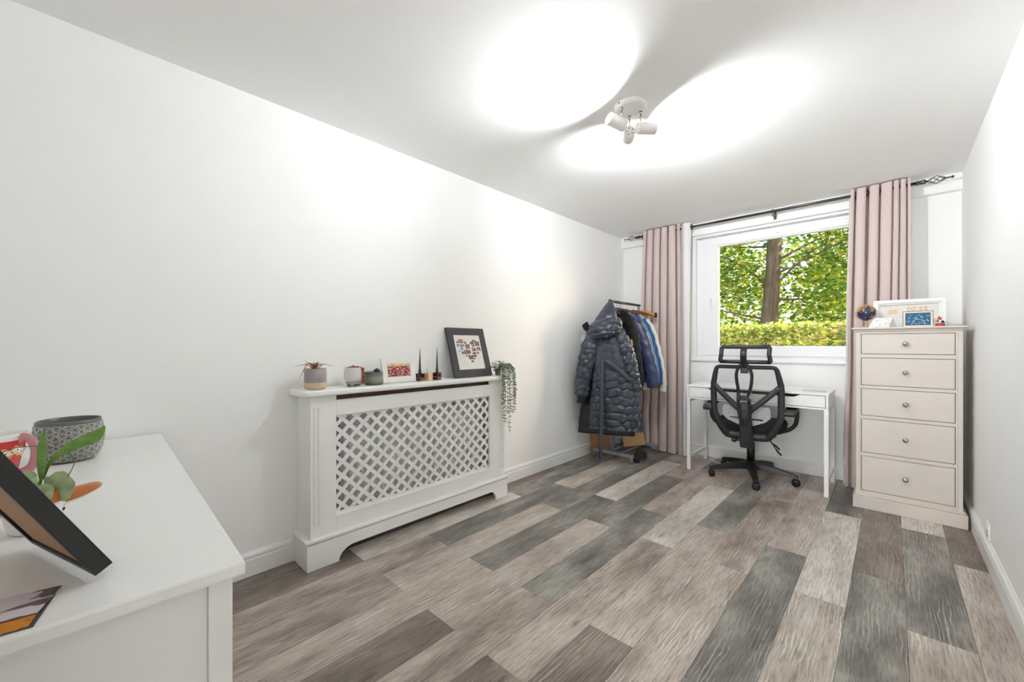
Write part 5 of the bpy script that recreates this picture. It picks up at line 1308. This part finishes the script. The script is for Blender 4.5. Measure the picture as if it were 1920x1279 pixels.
def bark_mat():
    m, n, l, b = nm('brown furrowed bark'); tc = n.new('ShaderNodeTexCoord'); mp = n.new('ShaderNodeMapping'); mp.inputs['Scale'].default_value = (16, 16, 2.2); l.new(tc.outputs['Object'], mp.inputs[0])
    nz = node(n, 'ShaderNodeTexNoise', Scale=1., Detail=6., Roughness=.7); l.new(mp.outputs[0], nz.inputs['Vector'])
    r = ramp(n, [(.3, lin((70, 58, 48))), (.55, lin((124, 104, 84))), (.75, lin((150, 130, 104)))]); l.new(nz.outputs['Fac'], r.inputs['Fac']); l.new(r.outputs[0], b.inputs['Base Color']); b.inputs['Roughness'].default_value = .9
    bp = n.new('ShaderNodeBump'); bp.inputs['Strength'].default_value = .8; bp.inputs['Distance'].default_value = .02; l.new(nz.outputs['Fac'], bp.inputs['Height']); l.new(bp.outputs['Normal'], b.inputs['Normal']); return m
BARK = bark_mat()
# hedge
hg = thing('hedge', 'clipped leafy hedge just outside the window', 'hedge', (1.2, 6.5, -.3))
def hfn(p, r): return np.minimum(np.minimum((p[:, 1]-6.05), (6.95-p[:, 1])), 1.36-p[:, 2]+.05*np.sin(p[:, 0]*5)) < r.uniform(.0, .16, len(p))
o = leaf_cloud(90000, (-2.2, 4.6, 6.05, 6.95, .5, 1.40), .062, 3, fn=hfn).build('foliage', HG, hg, fix=False); o['kind'] = 'stuff'
for k in range(12):
    x = -3+.72*k; MB().tube([(x, 6.5, -.3), (x+.05, 6.48, .4), (x-.03, 6.5, 1.1)], [.02, .015, .008], 6).build('stem', BARK, hg)
# main tree
def tree(label, x, y, lean, r0, zt, boxes, m, seed, group='trees beyond the hedge', branches=8, size=.12):
    t = thing('tree', label, 'tree', (x, y, -.3), group=group); rr = random.Random(seed)
    pth = smoothpath([(x, y, -.32), (x+lean*.3, y, 1.2), (x+lean*.75, y+.05, 3.0), (x+lean*1.2, y, zt)], 8)
    n = len(pth); mb = MB(); mb.tube(pth, [r0*(1.15 if i == 0 else 1)*(1-.45*i/(n-1))*(1+.05*math.sin(i*2.1)) for i in range(n)], 20); mb.build('trunk', BARK, t)
    for k in range(branches):
        i = int(n*(.35+.6*rr.random())); i = min(i, n-1); b = pth[i]; a = rr.uniform(0, 2*PI); ln = rr.uniform(1.0, 2.2)
        e = b+Vector((math.cos(a)*ln, math.sin(a)*ln*.6, rr.uniform(.0, .9))); c = b.lerp(e, .5)+Vector((0, 0, rr.uniform(-.1, .25)))
        MB().tube(smoothpath([b, c, e], 6), [.018+r0*.04*(1-i/12)-.014*i/12 for i in range(13)], 7).build('branch', BARK, t)
    for k, (cnt, bx) in enumerate(boxes):
        o = leaf_cloud(cnt, bx, size, seed*7+k, fn=lambda p, r, s=seed: np.array([noise.noise((q[0]*.9+s, q[1]*.9, q[2]*.9))+.35*noise.noise((q[0]*2.5, q[1]*2.5+s, q[2]*2.5)) for q in p]) > -.12).build('foliage', m, t, fix=False); o['kind'] = 'stuff'
    return t
tree('big leaning tree with a thick bare brown trunk behind the hedge', .44, 9.0, .22, .175, 6.2, [(9000, (-2.2, .42, 8.2, 9.6, 1.2, 4.2)), (9000, (.82, 3.6, 8.4, 9.8, 1.2, 4.2)), (6000, (-2.5, 3.8, 8.0, 10.2, 3.3, 6.6))], LG, 4, branches=9, size=.095)
tree('slender dense green tree beyond the leaning trunk on its chest side', 2.3, 11.0, -.1, .07, 5.5, [(16000, (.75, 4.4, 10.2, 11.8, .3, 5.8))], LG2, 5, size=.11)
tree('slender loose green tree beyond the leaning trunk on its rack side', -1.3, 11.2, .12, .06, 5.2, [(11000, (-3.6, .7, 10.4, 12.2, .3, 5.6))], LG, 6, size=.11)
tree('young slim tree deep in the wood behind the others', .9, 14.0, .05, .06, 6., [(22000, (-5, 6, 13.2, 16., -.2, 7.))], LG2, 7, size=.15)
